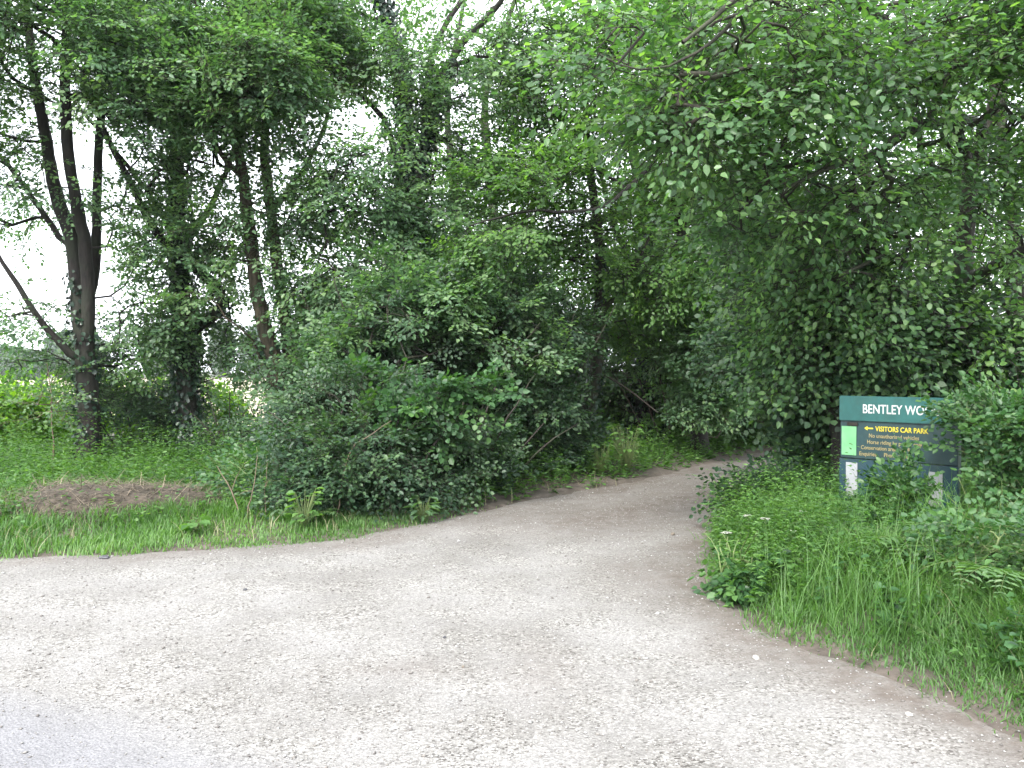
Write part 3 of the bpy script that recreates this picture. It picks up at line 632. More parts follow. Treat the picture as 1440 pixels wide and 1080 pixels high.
# ------------------------------------------------------------------ right side: sallow, hedge and overhanging branches
tree('sallow_tree', 'forked sallow on the right verge whose large leafy branches hang over the track', 'tree',
     [[(1362, 700, 9.6, .15), (1358, 600, 9.6, .13), (1358, 480, 9.6, .115), (1354, 390, 9.6, .11), (1358, 330, 9.6, .10), (1366, 240, 9.5, .08), (1398, 150, 9.4, .065), (1406, 40, 9.3, .05), (1412, -120, 9.2, .03)],
      [(1356, 400, 9.6, .075), (1390, 378, 9.3, .06), (1440, 352, 9, .055), (1520, 300, 8.7, .04)],
      [(1364, 250, 9.5, .06), (1380, 175, 9.2, .05), (1330, 172, 8.8, .045), (1280, 168, 8.4, .04), (1240, 130, 8, .035), (1200, 90, 7.6, .028), (1150, 40, 7.2, .018)],
      [(1320, 172, 8.7, .04), (1262, 190, 8.2, .032), (1230, 215, 7.8, .028), (1170, 235, 7.5, .022), (1110, 262, 7.2, .014)],
      [(1366, 240, 9.5, .06), (1320, 120, 8.6, .045), (1230, 20, 7.6, .035), (1080, -20, 6.6, .025), (960, 60, 6.0, .012)],
      [(1080, -20, 6.6, .02), (980, 75, 6.2, .012), (900, 98, 6, .007)],
      [(1380, 378, 9.4, .04), (1420, 440, 9.2, .03), (1440, 500, 9, .015)]],
     [(1070, 90, 7.0, 150, 100, .9, 190), (1260, 90, 7.8, 190, 120, 1.2, 270), (1110, 260, 7.6, 120, 80, .8, 170), (1280, 290, 8.4, 150, 90, .7, 150), (1420, 120, 8.2, 120, 130, 1.0, 120),
      (860, 70, 6.3, 50, 45, .4, 17), (970, 160, 6.6, 50, 60, .4, 36), (1100, -120, 7.4, 300, 90, 1.6, 180), (1170, 390, 8.4, 110, 60, .6, 120), (1450, 330, 8.6, 80, 90, .6, 26), (1480, 0, 7.5, 120, 160, 1.4, 60), (1250, 460, 8.7, 110, 50, .4, 110), (1400, 470, 8.6, 90, 50, .4, 80), (1130, 480, 8.8, 50, 50, .4, 50)],
     mat='hazel', leaf=.066, spray='loose', shape='oval', bark='bark', scale=.8, droop=.15)
shrub('elder_thicket', 'tall dark leafy thicket behind the green signboard, hiding the inner side of the track', 'bush', 1190, 10.2,
      [(1130, 450, 10.2, 90, 100, 1, 400), (1200, 500, 9.6, 80, 60, .7, 240), (1150, 590, 10.4, 45, 60, .6, 120), (1290, 480, 9.6, 90, 70, .7, 260), (1100, 360, 10.4, 90, 80, 1, 250), (1400, 520, 9.2, 90, 60, .6, 220), (1065, 490, 11.6, 55, 60, .8, 150), (1125, 590, 11.2, 35, 25, .5, 60), (1165, 640, 10.0, 25, 36, .4, 80), (1160, 560, 9.8, 25, 50, .4, 90), (1250, 610, 9.6, 50, 60, .3, 80), (1400, 640, 9.2, 90, 80, .6, 200)],
      mat='dark', leaf=.07, spread=120, dens=.7, hpx=260, spray='big', ns=9, r=.03, shape='broad')
tree('dark_stump_tree', 'short dark brown trunk standing just left of the green signboard', 'tree',
     [[(1180, 705, 9.0, .13), (1184, 640, 9.0, .11), (1178, 560, 9.0, .10), (1172, 470, 9.1, .07), (1150, 380, 9.2, .04)]],
     [(1160, 420, 9.2, 60, 60, .6, 70), (1210, 500, 8.9, 50, 40, .3, 50)], mat='dark', bark='bark_dark', leaf=.07, spray='big', shape='broad')

# bramble round the sign
bramble('bramble_bush', 'bramble and hop tangle smothering the right end of the green signboard', 1400, 6.5,
        [(1435, 625, 6.5, 45, 40, .35, 130), (1400, 612, 6.65, 14, 38, .1, 50), (1450, 690, 6.4, 35, 40, .3, 90), (1510, 650, 6.3, 50, 80, .5, 100), (1362, 590, 6.75, 8, 20, .05, 14), (1345, 640, 6.75, 8, 16, .04, 12)], spread=70, hpx=140, scale=.36, leaf=.05)
bramble('bramble_bush', 'low bramble growing up in front of the lower board of the sign', 1270, 6.5,
        [(1262, 695, 6.75, 12, 18, .06, 22), (1235, 730, 6.6, 34, 8, .15, 26), (1290, 750, 6.4, 34, 8, .2, 22), (1272, 655, 6.75, 5, 16, .03, 7)], spread=50, hpx=50, scale=.27, leaf=.05)
bramble('bramble_bush', 'shaded bramble left of the signboard at the inner corner of the track', 1090, 8.9,
        [(1085, 690, 9.0, 35, 10, .3, 40), (1150, 685, 8.9, 40, 16, .3, 50), (1045, 695, 8.7, 16, 8, .2, 14)], spread=80, hpx=40, mat='dark', scale=.45)
bramble('bramble_bush', 'broad leaved bramble spilling onto the soil at the corner of the right verge', 1030, 6.2,
        [(1035, 815, 6.0, 12, 22, .12, 30), (1050, 790, 6.1, 12, 14, .12, 10)], spread=30, hpx=50, scale=.3, leaf=.06)
bramble('bramble_bush', 'bramble on the right picture edge low in the right verge', 1420, 5.3,
        [(1410, 760, 5.3, 50, 20, .3, 36), (1340, 790, 5.5, 40, 14, .25, 24)], spread=60, hpx=40, scale=.38, leaf=.05)

# ------------------------------------------------------------------ the signboard
SL = P(1184, 557, 7.8); SR = P(1352, 560, 7.06)
ang = math.atan2(SR[1] - SL[1], SR[0] - SL[0]); SW = float(np.hypot(SR[0] - SL[0], SR[1] - SL[1]))
bx_, by_ = float(SL[0]), float(SL[1]); bz = float(H((SL[0] + SR[0]) / 2, (SL[1] + SR[1]) / 2))
TOP = 1.365 - bz; PXM = TOP  # local height of the top edge
sg = empty('signboard', (bx_, by_, bz), 'dark green wooden signboard half buried in bramble on the right verge', 'sign', rz=ang)
def green(name, c, rough=.45): return plain_mat(name, tuple(x * .8 for x in c), tuple(x * 1.15 for x in c), rough, 9, .12, stain=(.035, .07, .05))
M['sg_top'] = green('sign_green', (.010, .085, .078)); M['sg_mid'] = green('sign_dark_green', (.008, .034, .038)); M['sg_low'] = green('sign_blue_green', (.009, .038, .055))
M['sg_note'] = plain_mat('green_paper', (.11, .32, .14), (.15, .37, .18), .5, 7, .15, stain=(.2, .38, .22)); M['sg_white'] = plain_mat('weathered_paper', (.26, .27, .29), (.33, .33, .35), .5, 5, .1, stain=(.25, .26, .26))
M['ltr_w'] = plain_mat('white_lettering', (.42, .44, .44), (.52, .52, .52), .5); M['ltr_y'] = plain_mat('yellow_lettering', (.46, .38, .02), (.54, .45, .03), .5); M['ltr_c'] = plain_mat('gold_lettering', (.22, .18, .07), (.32, .26, .12), .5, 60)
import bmesh
def box(name, x0, x1, y0, y1, z0, z1, mat, parent, bev=.004):
    bm = bmesh.new(); bmesh.ops.create_cube(bm, size=1)
    for v_ in bm.verts: v_.co = ((v_.co.x + .5) * (x1 - x0) + x0, (v_.co.y + .5) * (y1 - y0) + y0, (v_.co.z + .5) * (z1 - z0) + z0)
    if bev: bmesh.ops.bevel(bm, geom=bm.edges[:], offset=bev, segments=2, affect='EDGES')
    me = bpy.data.meshes.new(name); bm.to_mesh(me); bm.free(); me.materials.append(mat)
    o_ = bpy.data.objects.new(name, me); col.objects.link(o_); o_.parent = parent; return o_
T_ = TOP
hz = .225
box('header_board', 0, SW, -.055, -.012, T_ - hz, T_, M['sg_top'], sg, .006)
for x0 in (.03, SW - .13): box('post', x0, x0 + .1, .012, .10, -.25, T_ - .03, M['sg_low'], sg)
box('notice_panel', .005, SW - .01, -.036, .010, T_ - .56, T_ - hz - .004, M['sg_mid'], sg)
box('lower_panel', .0, SW - .005, -.045, .010, T_ - 1.10, T_ - .568, M['sg_low'], sg)
tag(box('notice', .02, .155, -.043, -.038, T_ - .535, T_ - .275, M['sg_note'], sg, 0), 'blank light green paper notice')
tag(box('notice', .065, .17, -.051, -.047, T_ - .90, T_ - .60, M['sg_white'], sg, 0), 'weathered white paper on the left of the lower board')
tag(box('notice', SW - .235, SW - .125, -.051, -.047, T_ - .95, T_ - .625, M['sg_white'], sg, 0), 'weathered white paper on the right of the lower board')
box('clip', .07, .17, -.052, -.038, T_ - .268, T_ - .238, M['bark_dark'], sg, .003)
def text(s, x, z, size, mat, y, bold=.0, sx=1.0):
    c = bpy.data.curves.new('lettering', 'FONT'); c.body = s; c.size = size; c.extrude = .0008; c.offset = bold; c.resolution_u = 3
    t_ = bpy.data.objects.new('lettering', c); col.objects.link(t_)
    dg = bpy.context.evaluated_depsgraph_get(); me = bpy.data.meshes.new_from_object(t_.evaluated_get(dg)); bpy.data.objects.remove(t_)
    for v_ in me.vertices: v_.co = (v_.co.x * sx + x, y - v_.co.z, v_.co.y + z)
    me.materials.clear(); me.materials.append(mat)
    o_ = bpy.data.objects.new('lettering', me); col.objects.link(o_); o_.parent = sg; return o_
text('BENTLEY WOOD', .215, T_ - .150, .112, M['ltr_w'], -.0565, .0012, .77)
text('VISITORS CAR PARK', .325, T_ - .307, .062, M['ltr_y'], -.0375, .0012, .80)
text('No unauthorised vehicles', .265, T_ - .366, .050, M['ltr_c'], -.0375, .0004, .84)
text('Horse riding by permit only', .25, T_ - .422, .050, M['ltr_c'], -.0375, .0004, .84)
text('Conservation area', .195, T_ - .474, .050, M['ltr_c'], -.0375, .0004, .84); text('No fires', .535, T_ - .474, .050, M['ltr_c'], -.0375, .0004, .84)
text('Enquiries', .18, T_ - .530, .050, M['ltr_c'], -.0375, .0004, .84); text('Phone office', .40, T_ - .530, .050, M['ltr_c'], -.0375, .0004, .84)
bm = bmesh.new()
ar = [(.225, -.285), (.255, -.265), (.255, -.279), (.305, -.279), (.305, -.291), (.255, -.291), (.255, -.305)]
f_ = bm.faces.new([bm.verts.new((x, -.0385, T_ + z)) for x, z in ar]); bmesh.ops.recalc_face_normals(bm, faces=[f_])
me = bpy.data.meshes.new('arrow'); bm.to_mesh(me); bm.free(); me.materials.append(M['ltr_y']); o_ = bpy.data.objects.new('arrow', me); col.objects.link(o_); o_.parent = sg

# ------------------------------------------------------------------ grass and ground plants
def blades(name, label, x, y, h, mat, lean=.35, wd=.006, kind='stuff', clump=0):
    n_ = len(x); z = H(x, y); a = R.uniform(0, 2 * pi, n_); dr = np.stack([np.cos(a), np.sin(a), 0 * a], 1)
    if clump: dr = norm(dr + clump * np.stack([wob(x, y, 2.2, 8), wob(x, y, 2.2, 9), 0 * x], 1))
    sd = np.stack([-dr[:, 1], dr[:, 0], 0 * a], 1); ln = lean * R.uniform(.2, 1.6, n_) * h
    base = np.stack([x, y, z - .01], 1); ts = [0, .4, .75, 1.0]; ws = [1, .85, .55, .08]
    cols = []
    for t, w_ in zip(ts, ws):
        c = base + np.stack([0 * x, 0 * x, h * (t - .28 * lean * t * t)], 1) + dr * (ln * t * t)[:, None]
        hw = sd * (wd * R.uniform(.7, 1.3, n_) * w_)[:, None]; cols += [c - hw, c + hw]
    V = np.stack(cols, 1).reshape(-1, 3)
    Q = (np.array([(0, 1, 3, 2), (2, 3, 5, 4), (4, 5, 7, 6)])[None] + 8 * np.arange(n_)[:, None, None]).reshape(-1, 4)
    o_ = quads_obj(name, V, Q, mat, attrs={'v': ('FACE', np.repeat(R.random(n_), 3)), 'w': ('FACE', np.repeat(np.clip(.5 + .5 * wob(x, y, 1.5, 5), 0, 1), 3))}, smooth_=True)
    return tag(o_, label, 'grass', kind=kind)
def scatter(n_, x0, x1, y0, y1, f):
    x = R.uniform(x0, x1, n_); y = R.uniform(y0, y1, n_); k = R.random(n_) < f(x, y); return x[k], y[k]
def pile(x, y): return smooth(-1.2, -.3, wob(x, y, 2.6, 5)) * np.exp(-(((x + 4.25 + .3 * wob(x, y, 2, 4) - .15 * (y - 9)) / 1.15) ** 2 + ((y - 9.1) / .85) ** 2) ** 2)
# left verge
x, y = scatter(270000, -11, 1.5, 6.6, 12.5, lambda x, y: smooth(-.06, .28, road_sd(x, y) + .13 * wob(x, y, 4, 3)) * (1 - .96 * pile(x, y)) * smooth(13, 9.2, y + .9 * np.maximum(x + 3, 0)) * (.55 + .45 * (wob(x, y, 2.5, 2) > -.2)))
s = road_sd(x, y)
blades('grass', 'bright green grass on the left verge along the track edge', x, y, R.uniform(.06, .23, len(x)) * (.55 + .5 * smooth(0, 1.2, s)) * (.75 + .35 * wob(x, y, 3.3, 4)) * (1.1 - .4 * smooth(-4, -1, x)), M['grass'], .5, .0055, clump=.8)
# right verge
x, y = scatter(270000, 1.0, 7.5, 1.6, 9.5, lambda x, y: smooth(-.05, .35, road_sd(x, y) + .14 * wob(x, y, 4, 3)) * (x > .15 * y) * (1 - .75 * np.exp(-(((x - 2.25) / .3) ** 2 + ((y - 5.1) / .3) ** 2))) * (.4 + .6 * smooth(2.6, .6, road_sd(x, y))))
s = road_sd(x, y)
blades('grass', 'long lush grass on the right verge below the signboard', x, y, R.uniform(.06, .32, len(x)) * (.40 + .75 * smooth(.1, 1.0, s)) * (.8 + .4 * wob(x, y, 3.1, 4)) * (1 + .75 * smooth(5.2, 6.4, y) * smooth(1.6, .5, s)), M['grass'], .75, .0036, clump=.4)

def weeds(name, label, x, y, h, leaf, mat, shape='oval', cat='undergrowth', per=9):
    """Short upright stems set with pairs of leaves."""
    n_ = len(x); z = H(x, y); T = []
    p, d, nn, s_, w_ = [], [], [], [], []
    wv = np.clip(.5 + .5 * wob(x, y, 1.9, 7) + R.normal(0, .15, n_), 0, 1)
    lx, ly = R.normal(0, .25, n_), R.normal(0, .25, n_)
    for i in range(per):
        t = (i + 1) / per; a = i * 2.4 + R.uniform(0, 6.28, n_)
        q = np.stack([x + lx * h * t * t, y + ly * h * t * t, z + h * t * R.uniform(.85, 1.1, n_)], 1)
        dr = np.stack([np.cos(a), np.sin(a), R.uniform(-.35, .35, n_)], 1)
        p.append(q); d.append(dr); nn.append(np.stack([-.2 * np.cos(a), -.2 * np.sin(a), np.ones(n_)], 1) + R.normal(0, .3, (n_, 3))); s_.append(leaf * R.uniform(.6, 1.3, n_) * (1.25 - .6 * t)); w_.append(wv)
    o_ = leaves(name, np.concatenate(p), np.concatenate(d), np.concatenate(nn), np.concatenate(s_), np.concatenate(w_), mat, shape=shape)
    return tag(o_, label, cat, kind='stuff')
x, y = scatter(9500, -2.2, 7, 8.0, 19, lambda x, y: smooth(.12, .5, road_sd(x, y)) * smooth(1.8, .7, road_sd(x, y)) * (y > 8 + .9 * x) * smooth(-1.6, 0, x))
weeds('verge_weeds', 'yellow green nettles and willowherb lining the wood side of the track', x, y, R.uniform(.2, .75, len(x)) * smooth(-.1, .8, road_sd(x, y)), .075, M['weed'], 'narrow', per=11)
x, y = scatter(6000, 1.0, 7.5, 1.6, 9.8, lambda x, y: smooth(.05, .6, road_sd(x, y)) * (wob(x, y, 2.7, 6) > -.1))
blades('dry_grass', 'straw coloured dead grass stems among the green of the right verge', x, y, R.uniform(.08, .42, len(x)) * (.3 + .8 * smooth(.1, 1, road_sd(x, y))), M['straw_grass'], .9, .0022)
x, y = scatter(7000, -11, 1.5, 6.6, 12, lambda x, y: smooth(.0, .4, road_sd(x, y)) * (wob(x, y, 2.7, 6) > -.1))
blades('dry_grass', 'straw coloured dead grass stems among the green of the left verge', x, y, R.uniform(.08, .3, len(x)), M['straw_grass'], .9, .003)
def corner(x, y): return smooth(.02, .16, road_sd(x, y)) * smooth(1.5, .7, road_sd(x, y)) * smooth(5.2, 6.0, y) * smooth(10.6, 9.6, y)
x, y = scatter(9000, 1.2, 6.0, 5.2, 10.8, lambda x, y: corner(x, y) * (.5 + .5 * (wob(x, y, 3.7, 1) > -.2)))
weeds('verge_weeds', 'knee high bright nettles and weeds massed on the inner corner of the track', x, y, R.uniform(.22, .66, len(x)) * (1 + .35 * wob(x, y, 3.3, 12)) * (.75 + .4 * smooth(.1, .35, road_sd(x, y))), .055, M['weed'], 'narrow', per=12)
x, y = scatter(16000, 1.2, 6.5, 4.4, 10.2, lambda x, y: smooth(.05, .4, road_sd(x, y)) * (wob(x, y, 3.0, 14) > .05))
blades('tall_grass', 'tall pale flowering grass in tufts on the right verge', x, y, R.uniform(.3, .72, len(x)) * (.5 + .5 * smooth(.05, .6, road_sd(x, y))), M['grass'], .6, .0028, clump=.3)
x, y = scatter(2500, 1.2, 7.0, 3.0, 10.5, lambda x, y: smooth(.3, .9, road_sd(x, y)) * (wob(x, y, 2.1, 11) > .1))
weeds('verge_weeds', 'darker broad leaved weeds in patches on the right verge', x, y, R.uniform(.12, .4, len(x)), .06, M['bramble'], 'broad', per=8)
x, y = scatter(9000, 1.2, 7.5, 2.5, 9.8, lambda x, y: smooth(.25, .9, road_sd(x, y)) * (.55 + .45 * smooth(0, .4, wob(x, y, 1.7, 3))))
weeds('verge_weeds', 'mixed leafy weeds growing through the grass of the right verge', x, y, R.uniform(.10, .36, len(x)) * smooth(-.2, 1.2, road_sd(x, y)), .042, M['weed'], 'oval')
x, y = scatter(9500, -12, 2.5, 7.4, 15, lambda x, y: smooth(.6, 1.8, road_sd(x, y)) * (1 - .97 * pile(x, y)) * (y < 15))
weeds('undergrowth', 'low shaded undergrowth at the foot of the roadside trees', x, y, R.uniform(.12, .42, len(x)), .062, M['weed'], 'oval')
x, y = scatter(3600, -12, -.8, 9.8, 14.5, lambda x, y: (1 - pile(x, y)) * (.3 + .7 * (wob(x, y, 1.9, 9) > 0)))
weeds('undergrowth', 'tall ragged nettles and weeds round the bases of the roadside trees', x, y, R.uniform(.3, .85, len(x)), .07, M['weed'], 'narrow', per=10)
x, y = scatter(5000, 4.5, 22, 8, 30, lambda x, y: smooth(.1, .6, road_sd(x, y)))
weeds('undergrowth', 'low green undergrowth among the trees right of the track', x, y, R.uniform(.15, .5, len(x)), .1, M['bramble'], 'oval')
x, y = scatter(4200, -3, 16, 11, 30, lambda x, y: smooth(.6, 1.6, road_sd(x, y)) * (y > 10 + 1.1 * np.maximum(x, -2)))
weeds('undergrowth', 'dark undergrowth on the floor of the wood left of the track', x, y, R.uniform(.15, .5, len(x)), .1, M['dark'], 'oval')

# ferns
def fern(px, d, h, label):
    b_ = P(px, 700, d); b_[2] = float(H(b_[0], b_[1])); root = empty('fern', tuple(b_), label, 'fern', 'ferns on the verges')
    T = Tubes(); p, dd, nn, s_ = [], [], [], []
    nf = 9
    for i in range(nf):
        a = i * 2 * pi / nf + R.uniform(-.3, .3); L = h * R.uniform(.8, 1.2); hd = np.array([cos(a), sin(a), 0]); sidev = np.array([-sin(a), cos(a), 0])
        t = np.linspace(0, 1, 15)[:, None]; c = b_ + hd * L * (t * .75 + .15 * t ** 2) + np.array([0, 0, 1]) * L * (.95 * t - .72 * t ** 2.2)
        T.add(c, np.linspace(.004, .001, 15), 3); tg = norm(np.gradient(c, axis=0))
        for k in range(3, 15):
            ln = L * .26 * math.sin(pi * (.12 + .86 * (k / 15)) ** .8)
            for sgn in (-1, 1):
                dv = sgn * sidev + tg[k] * .35
                up = np.cross(tg[k], sidev); up = up if up[2] > 0 else -up
                for f2 in (0, .45):
                    p.append(c[k] + dv * ln * f2); dd.append(dv + [0, 0, -.15]); nn.append(up + R.normal(0, .1, 3)); s_.append(ln * .62)
    T.build('stalks', M['stem'], root)
    leaves('fronds', np.array(p), np.array(dd), np.array(nn), np.array(s_), R.random(len(p)) * .3 + .4, M['fern'], root, 'narrow')
for a in [(1205, 6.6, .6, 'fern just below the left post of the signboard'), (1285, 5.9, .6, 'largest fern on the right verge, in front of the signboard'), (1345, 5.6, .6, 'fern in the right verge between the big fern and the picture edge'),
          (1430, 5.0, .6, 'fern at the right picture edge'), (1130, 7.2, .6, 'fern near the corner of the right verge'), (436, 8.5, .35, 'small fern at the foot of the dark bush on the left verge')]:
    fern(*a)
# broad-leaved plants of the left verge
def rosette(name, px, d, h, leaf, label, cat, mat='weed', n_=16, shape='broad'):
    b_ = P(px, 700, d); b_[2] = float(H(b_[0], b_[1])); root = empty(name, tuple(b_), label, cat)
    T = Tubes(); p, dd = [], []
    for i in range(n_):
        a = i * 2.4; t = R.uniform(.25, 1); e = b_ + np.array([cos(a) * .28 * h, sin(a) * .28 * h, h * t]); T.add(np.array([b_, (b_ + e) / 2 + [0, 0, .1 * h], e]), [.004, .003, .002], 4)
        p.append(e); dd.append([cos(a), sin(a), R.uniform(-.4, .2)])
    T.build('stalks', M['stem'], root)
    leaves('leaves', np.array(p), np.array(dd, float), np.array([[0, 0, 1.0]] * n_) + R.normal(0, .25, (n_, 3)), leaf * R.uniform(.7, 1.2, n_), R.random(n_) * .5 + .4, M[mat], root, shape)
rosette('dock_plant', 428, 8.3, .40, .085, 'broad leaved light green plant at the grass edge below the dark bush', 'plant', n_=44, shape='oval')
rosette('dock_plant', 275, 8.0, .16, .10, 'low broad leaved plant in the grass in front of the brown heap', 'plant')
rosette('burdock_plant', 1345, 5.9, .30, .16, 'plant with one big round leaf on the right verge under the bramble', 'plant', 'bramble', 10)
rosette('nettle_plant', 880, 12.6, .75, .085, 'tall bright nettle clump at the wood edge beside the crooked slender tree', 'plant', n_=110, shape='oval')
rosette('nettle_plant', 845, 12.4, .5, .08, 'shorter nettle clump at the wood edge just left of the tall one', 'plant', n_=80, shape='oval')
rosette('butterbur_plant', 1012, 6.6, .16, .06, 'small pale leaved plant on the soil at the corner of the right verge', 'plant')
rosette('mugwort_plant', 595, 8.9, .28, .12, 'grey green dusty plant at the track edge under the dark bush', 'plant', 'maple', 36, 'narrow')

# white flower heads on the right verge
def flower(px, py, d, label):
    q = P(px, py, d); b_ = q.copy(); b_[2] = float(H(q[0], q[1])); root = empty('white_flower', tuple(b_), label, 'flower', 'white flower heads on the right verge')
    T = Tubes(); T.add(np.array([b_, (b_ + q) / 2 + [.01, 0, 0], q]), [.003, .0025, .002], 4)
    p, dd = [], []
    for i in range(26):
        a = R.uniform(0, 6.28); rr = .04 * math.sqrt(R.random()); e = q + np.array([cos(a) * rr, sin(a) * rr, .02 - 6 * rr * rr]); T.add(np.array([q, e]), [.001, .001], 3)
        for k in range(3): p.append(e); dd.append([cos(a + 2.1 * k), sin(a + 2.1 * k), .2])
    T.build('stalk', M['stem'], root)
    leaves('petals', np.array(p), np.array(dd, float), np.array([[0, 0, 1.0]] * len(p)), np.full(len(p), .012), R.random(len(p)), M['petal'], root, 'broad')
for i, (px, py, d, lb) in enumerate([(1052, 728, 6.9, 'leftmost white flower head near the corner'), (1076, 732, 6.7, 'white flower head right of the leftmost one'), (1022, 752, 6.6, 'lowest white flower head, over the corner bramble'), (1114, 750, 6.5, 'white flower head in the middle of the tall grass'), (1128, 722, 7.0, 'white flower head below and left of the sign'), (1222, 733, 6.6, 'white flower head directly under the left white notice'), (1130, 790, 6.1, 'white flower head low in the grass below the others')]):
    flower(px, py, d, lb)

# heap of dead cut stems on the left verge, with loose dead sticks
n_ = 30000; x = R.uniform(-7, -1.6, n_); y = R.uniform(7.9, 10.4, n_); k = R.random(n_) < pile(x, y) * 1.1; x, y = x[k], y[k]; n_ = len(x)
hz_ = H(x, y) + .02 + .24 * pile(x, y) * R.random(n_)
a = R.uniform(0, 6.28, n_); L = R.uniform(.04, .3, n_)
root = empty('dead_plant_heap', (-4.2, 9.35, float(H(-4.2, 9.35))), 'flat heap of brown dead cut stems on the left verge', 'heap')
xs = np.linspace(-6.2, -2.2, 60); ys = np.linspace(7.9, 10.4, 40)
V, Q = sheet(xs, ys, lambda X, Y: H(X, Y) - .03 + .24 * pile(X, Y) + .02 * wob(X, Y, 9))
M['heap'] = plain_mat('dead_plant_litter', (.038, .030, .022), (.095, .075, .056), .95, 25, .8)
quads_obj('litter_bed', V, Q, M['heap'], root, smooth_=True)
d = np.stack([np.cos(a), np.sin(a), R.normal(0, .22, n_)], 1); M['straw'] = leaf_mat('dead_stalk', (.055, .043, .031), (.12, .097, .07), (.28, .23, .165), trans=.1, rough=.8, tcol=(1, 1, 1))
sdv = np.stack([-np.sin(a), np.cos(a), 0 * a], 1) * .004
p = np.stack([x, y, hz_], 1); V = np.stack([p - sdv, p + sdv, p + sdv * .4 + d * L[:, None], p - sdv * .4 + d * L[:, None]], 1).reshape(-1, 3)
quads_obj('dead_stalks', V, np.arange(4 * n_).reshape(-1, 4), M['straw'], root, attrs={'v': ('FACE', R.random(n_)), 'w': ('FACE', R.random(n_))})
def stick(label, pts, r_=.008, name='dead_branch'):
    C = np.array([[*P(a, b_, d), r_ * (1 - .6 * i / (len(pts) - 1))] for i, (a, b_, d) in enumerate(pts)]); C[0, 2] = float(H(C[0, 0], C[0, 1])) - .01
    T = Tubes(); c = spline(C, .08, .004); T.add(c[:, :3], c[:, 3], 5)
    k = len(c) // 2; e = c[k, :3] + norm(R.normal(0, 1, (1, 3)))[0] * .2 + [0, 0, .06]; T.add(np.array([c[k, :3], (c[k, :3] + e) / 2 + [0, 0, .02], e]), [r_ * .5, r_ * .4, r_ * .2], 4)
    o_ = T.build(name, M['twig']); tag(o_, label, 'stick', 'dead branches beside the track')
stick('bare twig standing up right of the brown heap', [(340, 740, 8.6), (325, 690, 8.7), (305, 655, 8.8)], .010)
stick('longer dead stick leaning at the right end of the brown heap', [(345, 735, 8.5), (355, 690, 8.5), (362, 640, 8.6)], .008)
stick('pale bare cane curving up in front of the dark bush', [(472, 690, 8.6), (490, 640, 8.7), (520, 612, 8.8), (550, 592, 8.9)], .008)
stick('thin bare twig beside the dark bush foot', [(375, 735, 8.6), (372, 700, 8.7), (376, 650, 8.8)], .006)
# stones and litter lying at the edges
def rock(name, px, py, rad, flat, mat, label, cat='stone'):
    d = 1.6 * F / (py - 520); q = P(px, py, d); bm = bmesh.new(); bmesh.ops.create_icosphere(bm, subdivisions=2, radius=rad)
    for v_ in bm.verts:
        f = 1 + R.uniform(-.16, .16); v_.co = (v_.co.x * f, v_.co.y * f * .7, v_.co.z * f * flat)
    me = bpy.data.meshes.new(name); bm.to_mesh(me); bm.free(); me.materials.append(mat); o_ = bpy.data.objects.new(name, me); col.objects.link(o_)
    o_.location = (q[0], q[1], max(float(H(q[0], q[1])), float(RZ(q[0], q[1]))) + rad * flat * .55); o_.rotation_euler = (0, 0, R.uniform(0, 6)); tag(o_, label, cat, 'loose stones on the track')
M['rockd'] = plain_mat('dark_stone', (.04, .04, .045), (.09, .09, .1), .7, 20, .4); M['rockl'] = plain_mat('pale_stone', (.32, .30, .27), (.45, .43, .40), .8, 20, .4); M['rockm'] = plain_mat('brown_stone', (.12, .1, .08), (.2, .17, .14), .8, 20, .4)
rock('stone', 147, 785, .055, .3, M['rockd'], 'flat dark stone at the grass edge on the left')
for px, py, rd, mt, lb in [(1063, 927, .022, 'rockl', 'pale flat stone on the soil near the right verge'), (946, 752, .03, 'rockm', 'small dark stone in the rut by the right corner'), (1172, 975, .014, 'rockl', 'pale pebble close to the lower right verge'), (1278, 1008, .018, 'rockl', 'pale pebble on the soil nearest the lower right corner'),
                       (625, 897, .012, 'rockd', 'dark pebble in the middle of the white gravel'), (1000, 842, .022, 'rockm', 'brown clod at the foot of the corner bramble'), (345, 831, .016, 'rockd', 'dark pebble on the left half of the gravel'), (651, 940, .012, 'rockm', 'brown pebble on the gravel below the middle')]:
    rock('stone', px, py, rd, .6, M[mt], lb)

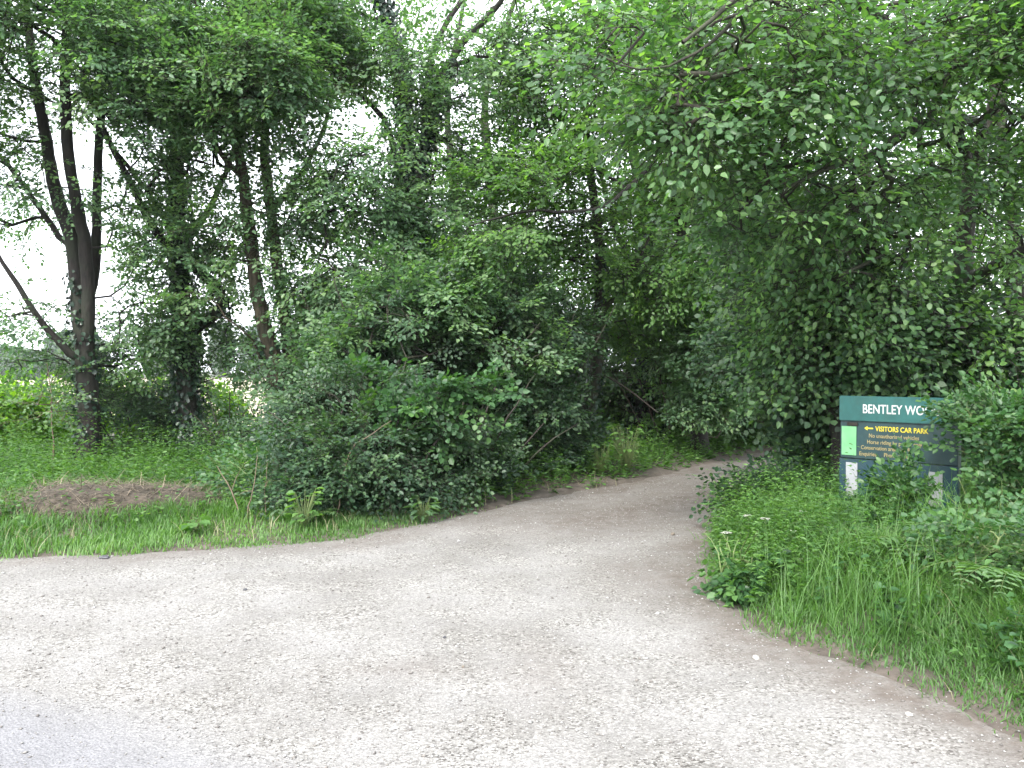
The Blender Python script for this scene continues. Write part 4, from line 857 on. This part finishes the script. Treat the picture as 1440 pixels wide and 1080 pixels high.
# ------------------------------------------------------------------ far trees beyond the field
def far_tree(cx, cy_, wx, hz2, n_, name, label=None, cat=None, kind=None, base=-1.3):
    k = max(3, int(wx / 3.2)); p = []
    for i in range(n_):
        p.append(0)
    cxs = cx + R.uniform(-wx, wx, k); cys = cy_ + R.uniform(-12, 12, k); hh = hz2 * R.uniform(.7, 1.05, k)
    rr = R.uniform(.18, .36, k) * hz2; hh = hh * (.75 + .25 * np.sin(cxs * .05))
    i = R.integers(0, k, n_); u = norm(R.normal(0, 1, (n_, 3))); u *= (.8 + .25 * R.random((n_, 1)))
    q = np.stack([cxs[i] + u[:, 0] * rr[i], cys[i] + u[:, 1] * rr[i], base + np.maximum(hh[i] * .55 + u[:, 2] * hh[i] * .48, .3)], 1)
    T = Tubes()
    d = R.normal(0, 1, (n_, 3)); return q, d, u, R.random(k)[i]
q, d, u, wv = far_tree(-130, 235, 150, 17, 90000, 'x')
tag(leaves('distant_wood', q, d, u + [0, 0, .5], R.uniform(.6, 1.3, len(q)), wv, M['far'], shape='broad'), 'hazy blue green wood on the horizon beyond the pale field', 'wood', kind='stuff')
q = P(36, 500, 190); bq = (float(q[0]), float(q[1]), -1.3)
root = empty('rounded_tree', bq, 'distant rounded tree standing out before the hazy wood at the far left', 'tree')
u = norm(R.normal(0, 1, (7000, 3))); qq = np.array([q[0], q[1], 2.3]) + u * np.array([5.2, 5, 3.6]) * (.75 + .3 * R.random((7000, 1)))
leaves('crown', qq, R.normal(0, 1, (7000, 3)), u + [0, 0, .5], R.uniform(.4, .8, 7000), R.random(7000), M['far'], root, 'broad')
T = Tubes(); T.add(np.array([[bq[0], bq[1], -1.6], [bq[0] + .1, bq[1], 0], [bq[0], bq[1], 2]]), [.4, .3, .2], 8); T.build('trunk', M['bark'], root)
# ------------------------------------------------------------------ air
me = bpy.data.meshes.new('haze'); bm = bmesh.new(); bmesh.ops.create_cube(bm, size=1)
for v_ in bm.verts: v_.co = (v_.co.x * 1000, v_.co.y * 1300 + 400, -4 if v_.co.z < 0 else 34)
bm.to_mesh(me); bm.free(); m = bpy.data.materials.new('haze_air'); m.use_nodes = True; n = m.node_tree.nodes; n.clear()
o = n.new('ShaderNodeOutputMaterial'); v_ = n.new('ShaderNodeVolumePrincipled'); v_.inputs['Color'].default_value = (.93, .96, 1, 1); v_.inputs['Density'].default_value = .0003; v_.inputs['Anisotropy'].default_value = .2
m.node_tree.links.new(v_.outputs[0], o.inputs['Volume']); me.materials.append(m)
o = bpy.data.objects.new('haze', me); col.objects.link(o); tag(o, 'thin pale summer haze', 'haze', kind='stuff')
print('leaf quads', sum(len(o.data.polygons) for o in bpy.data.objects if o.type == 'MESH'))
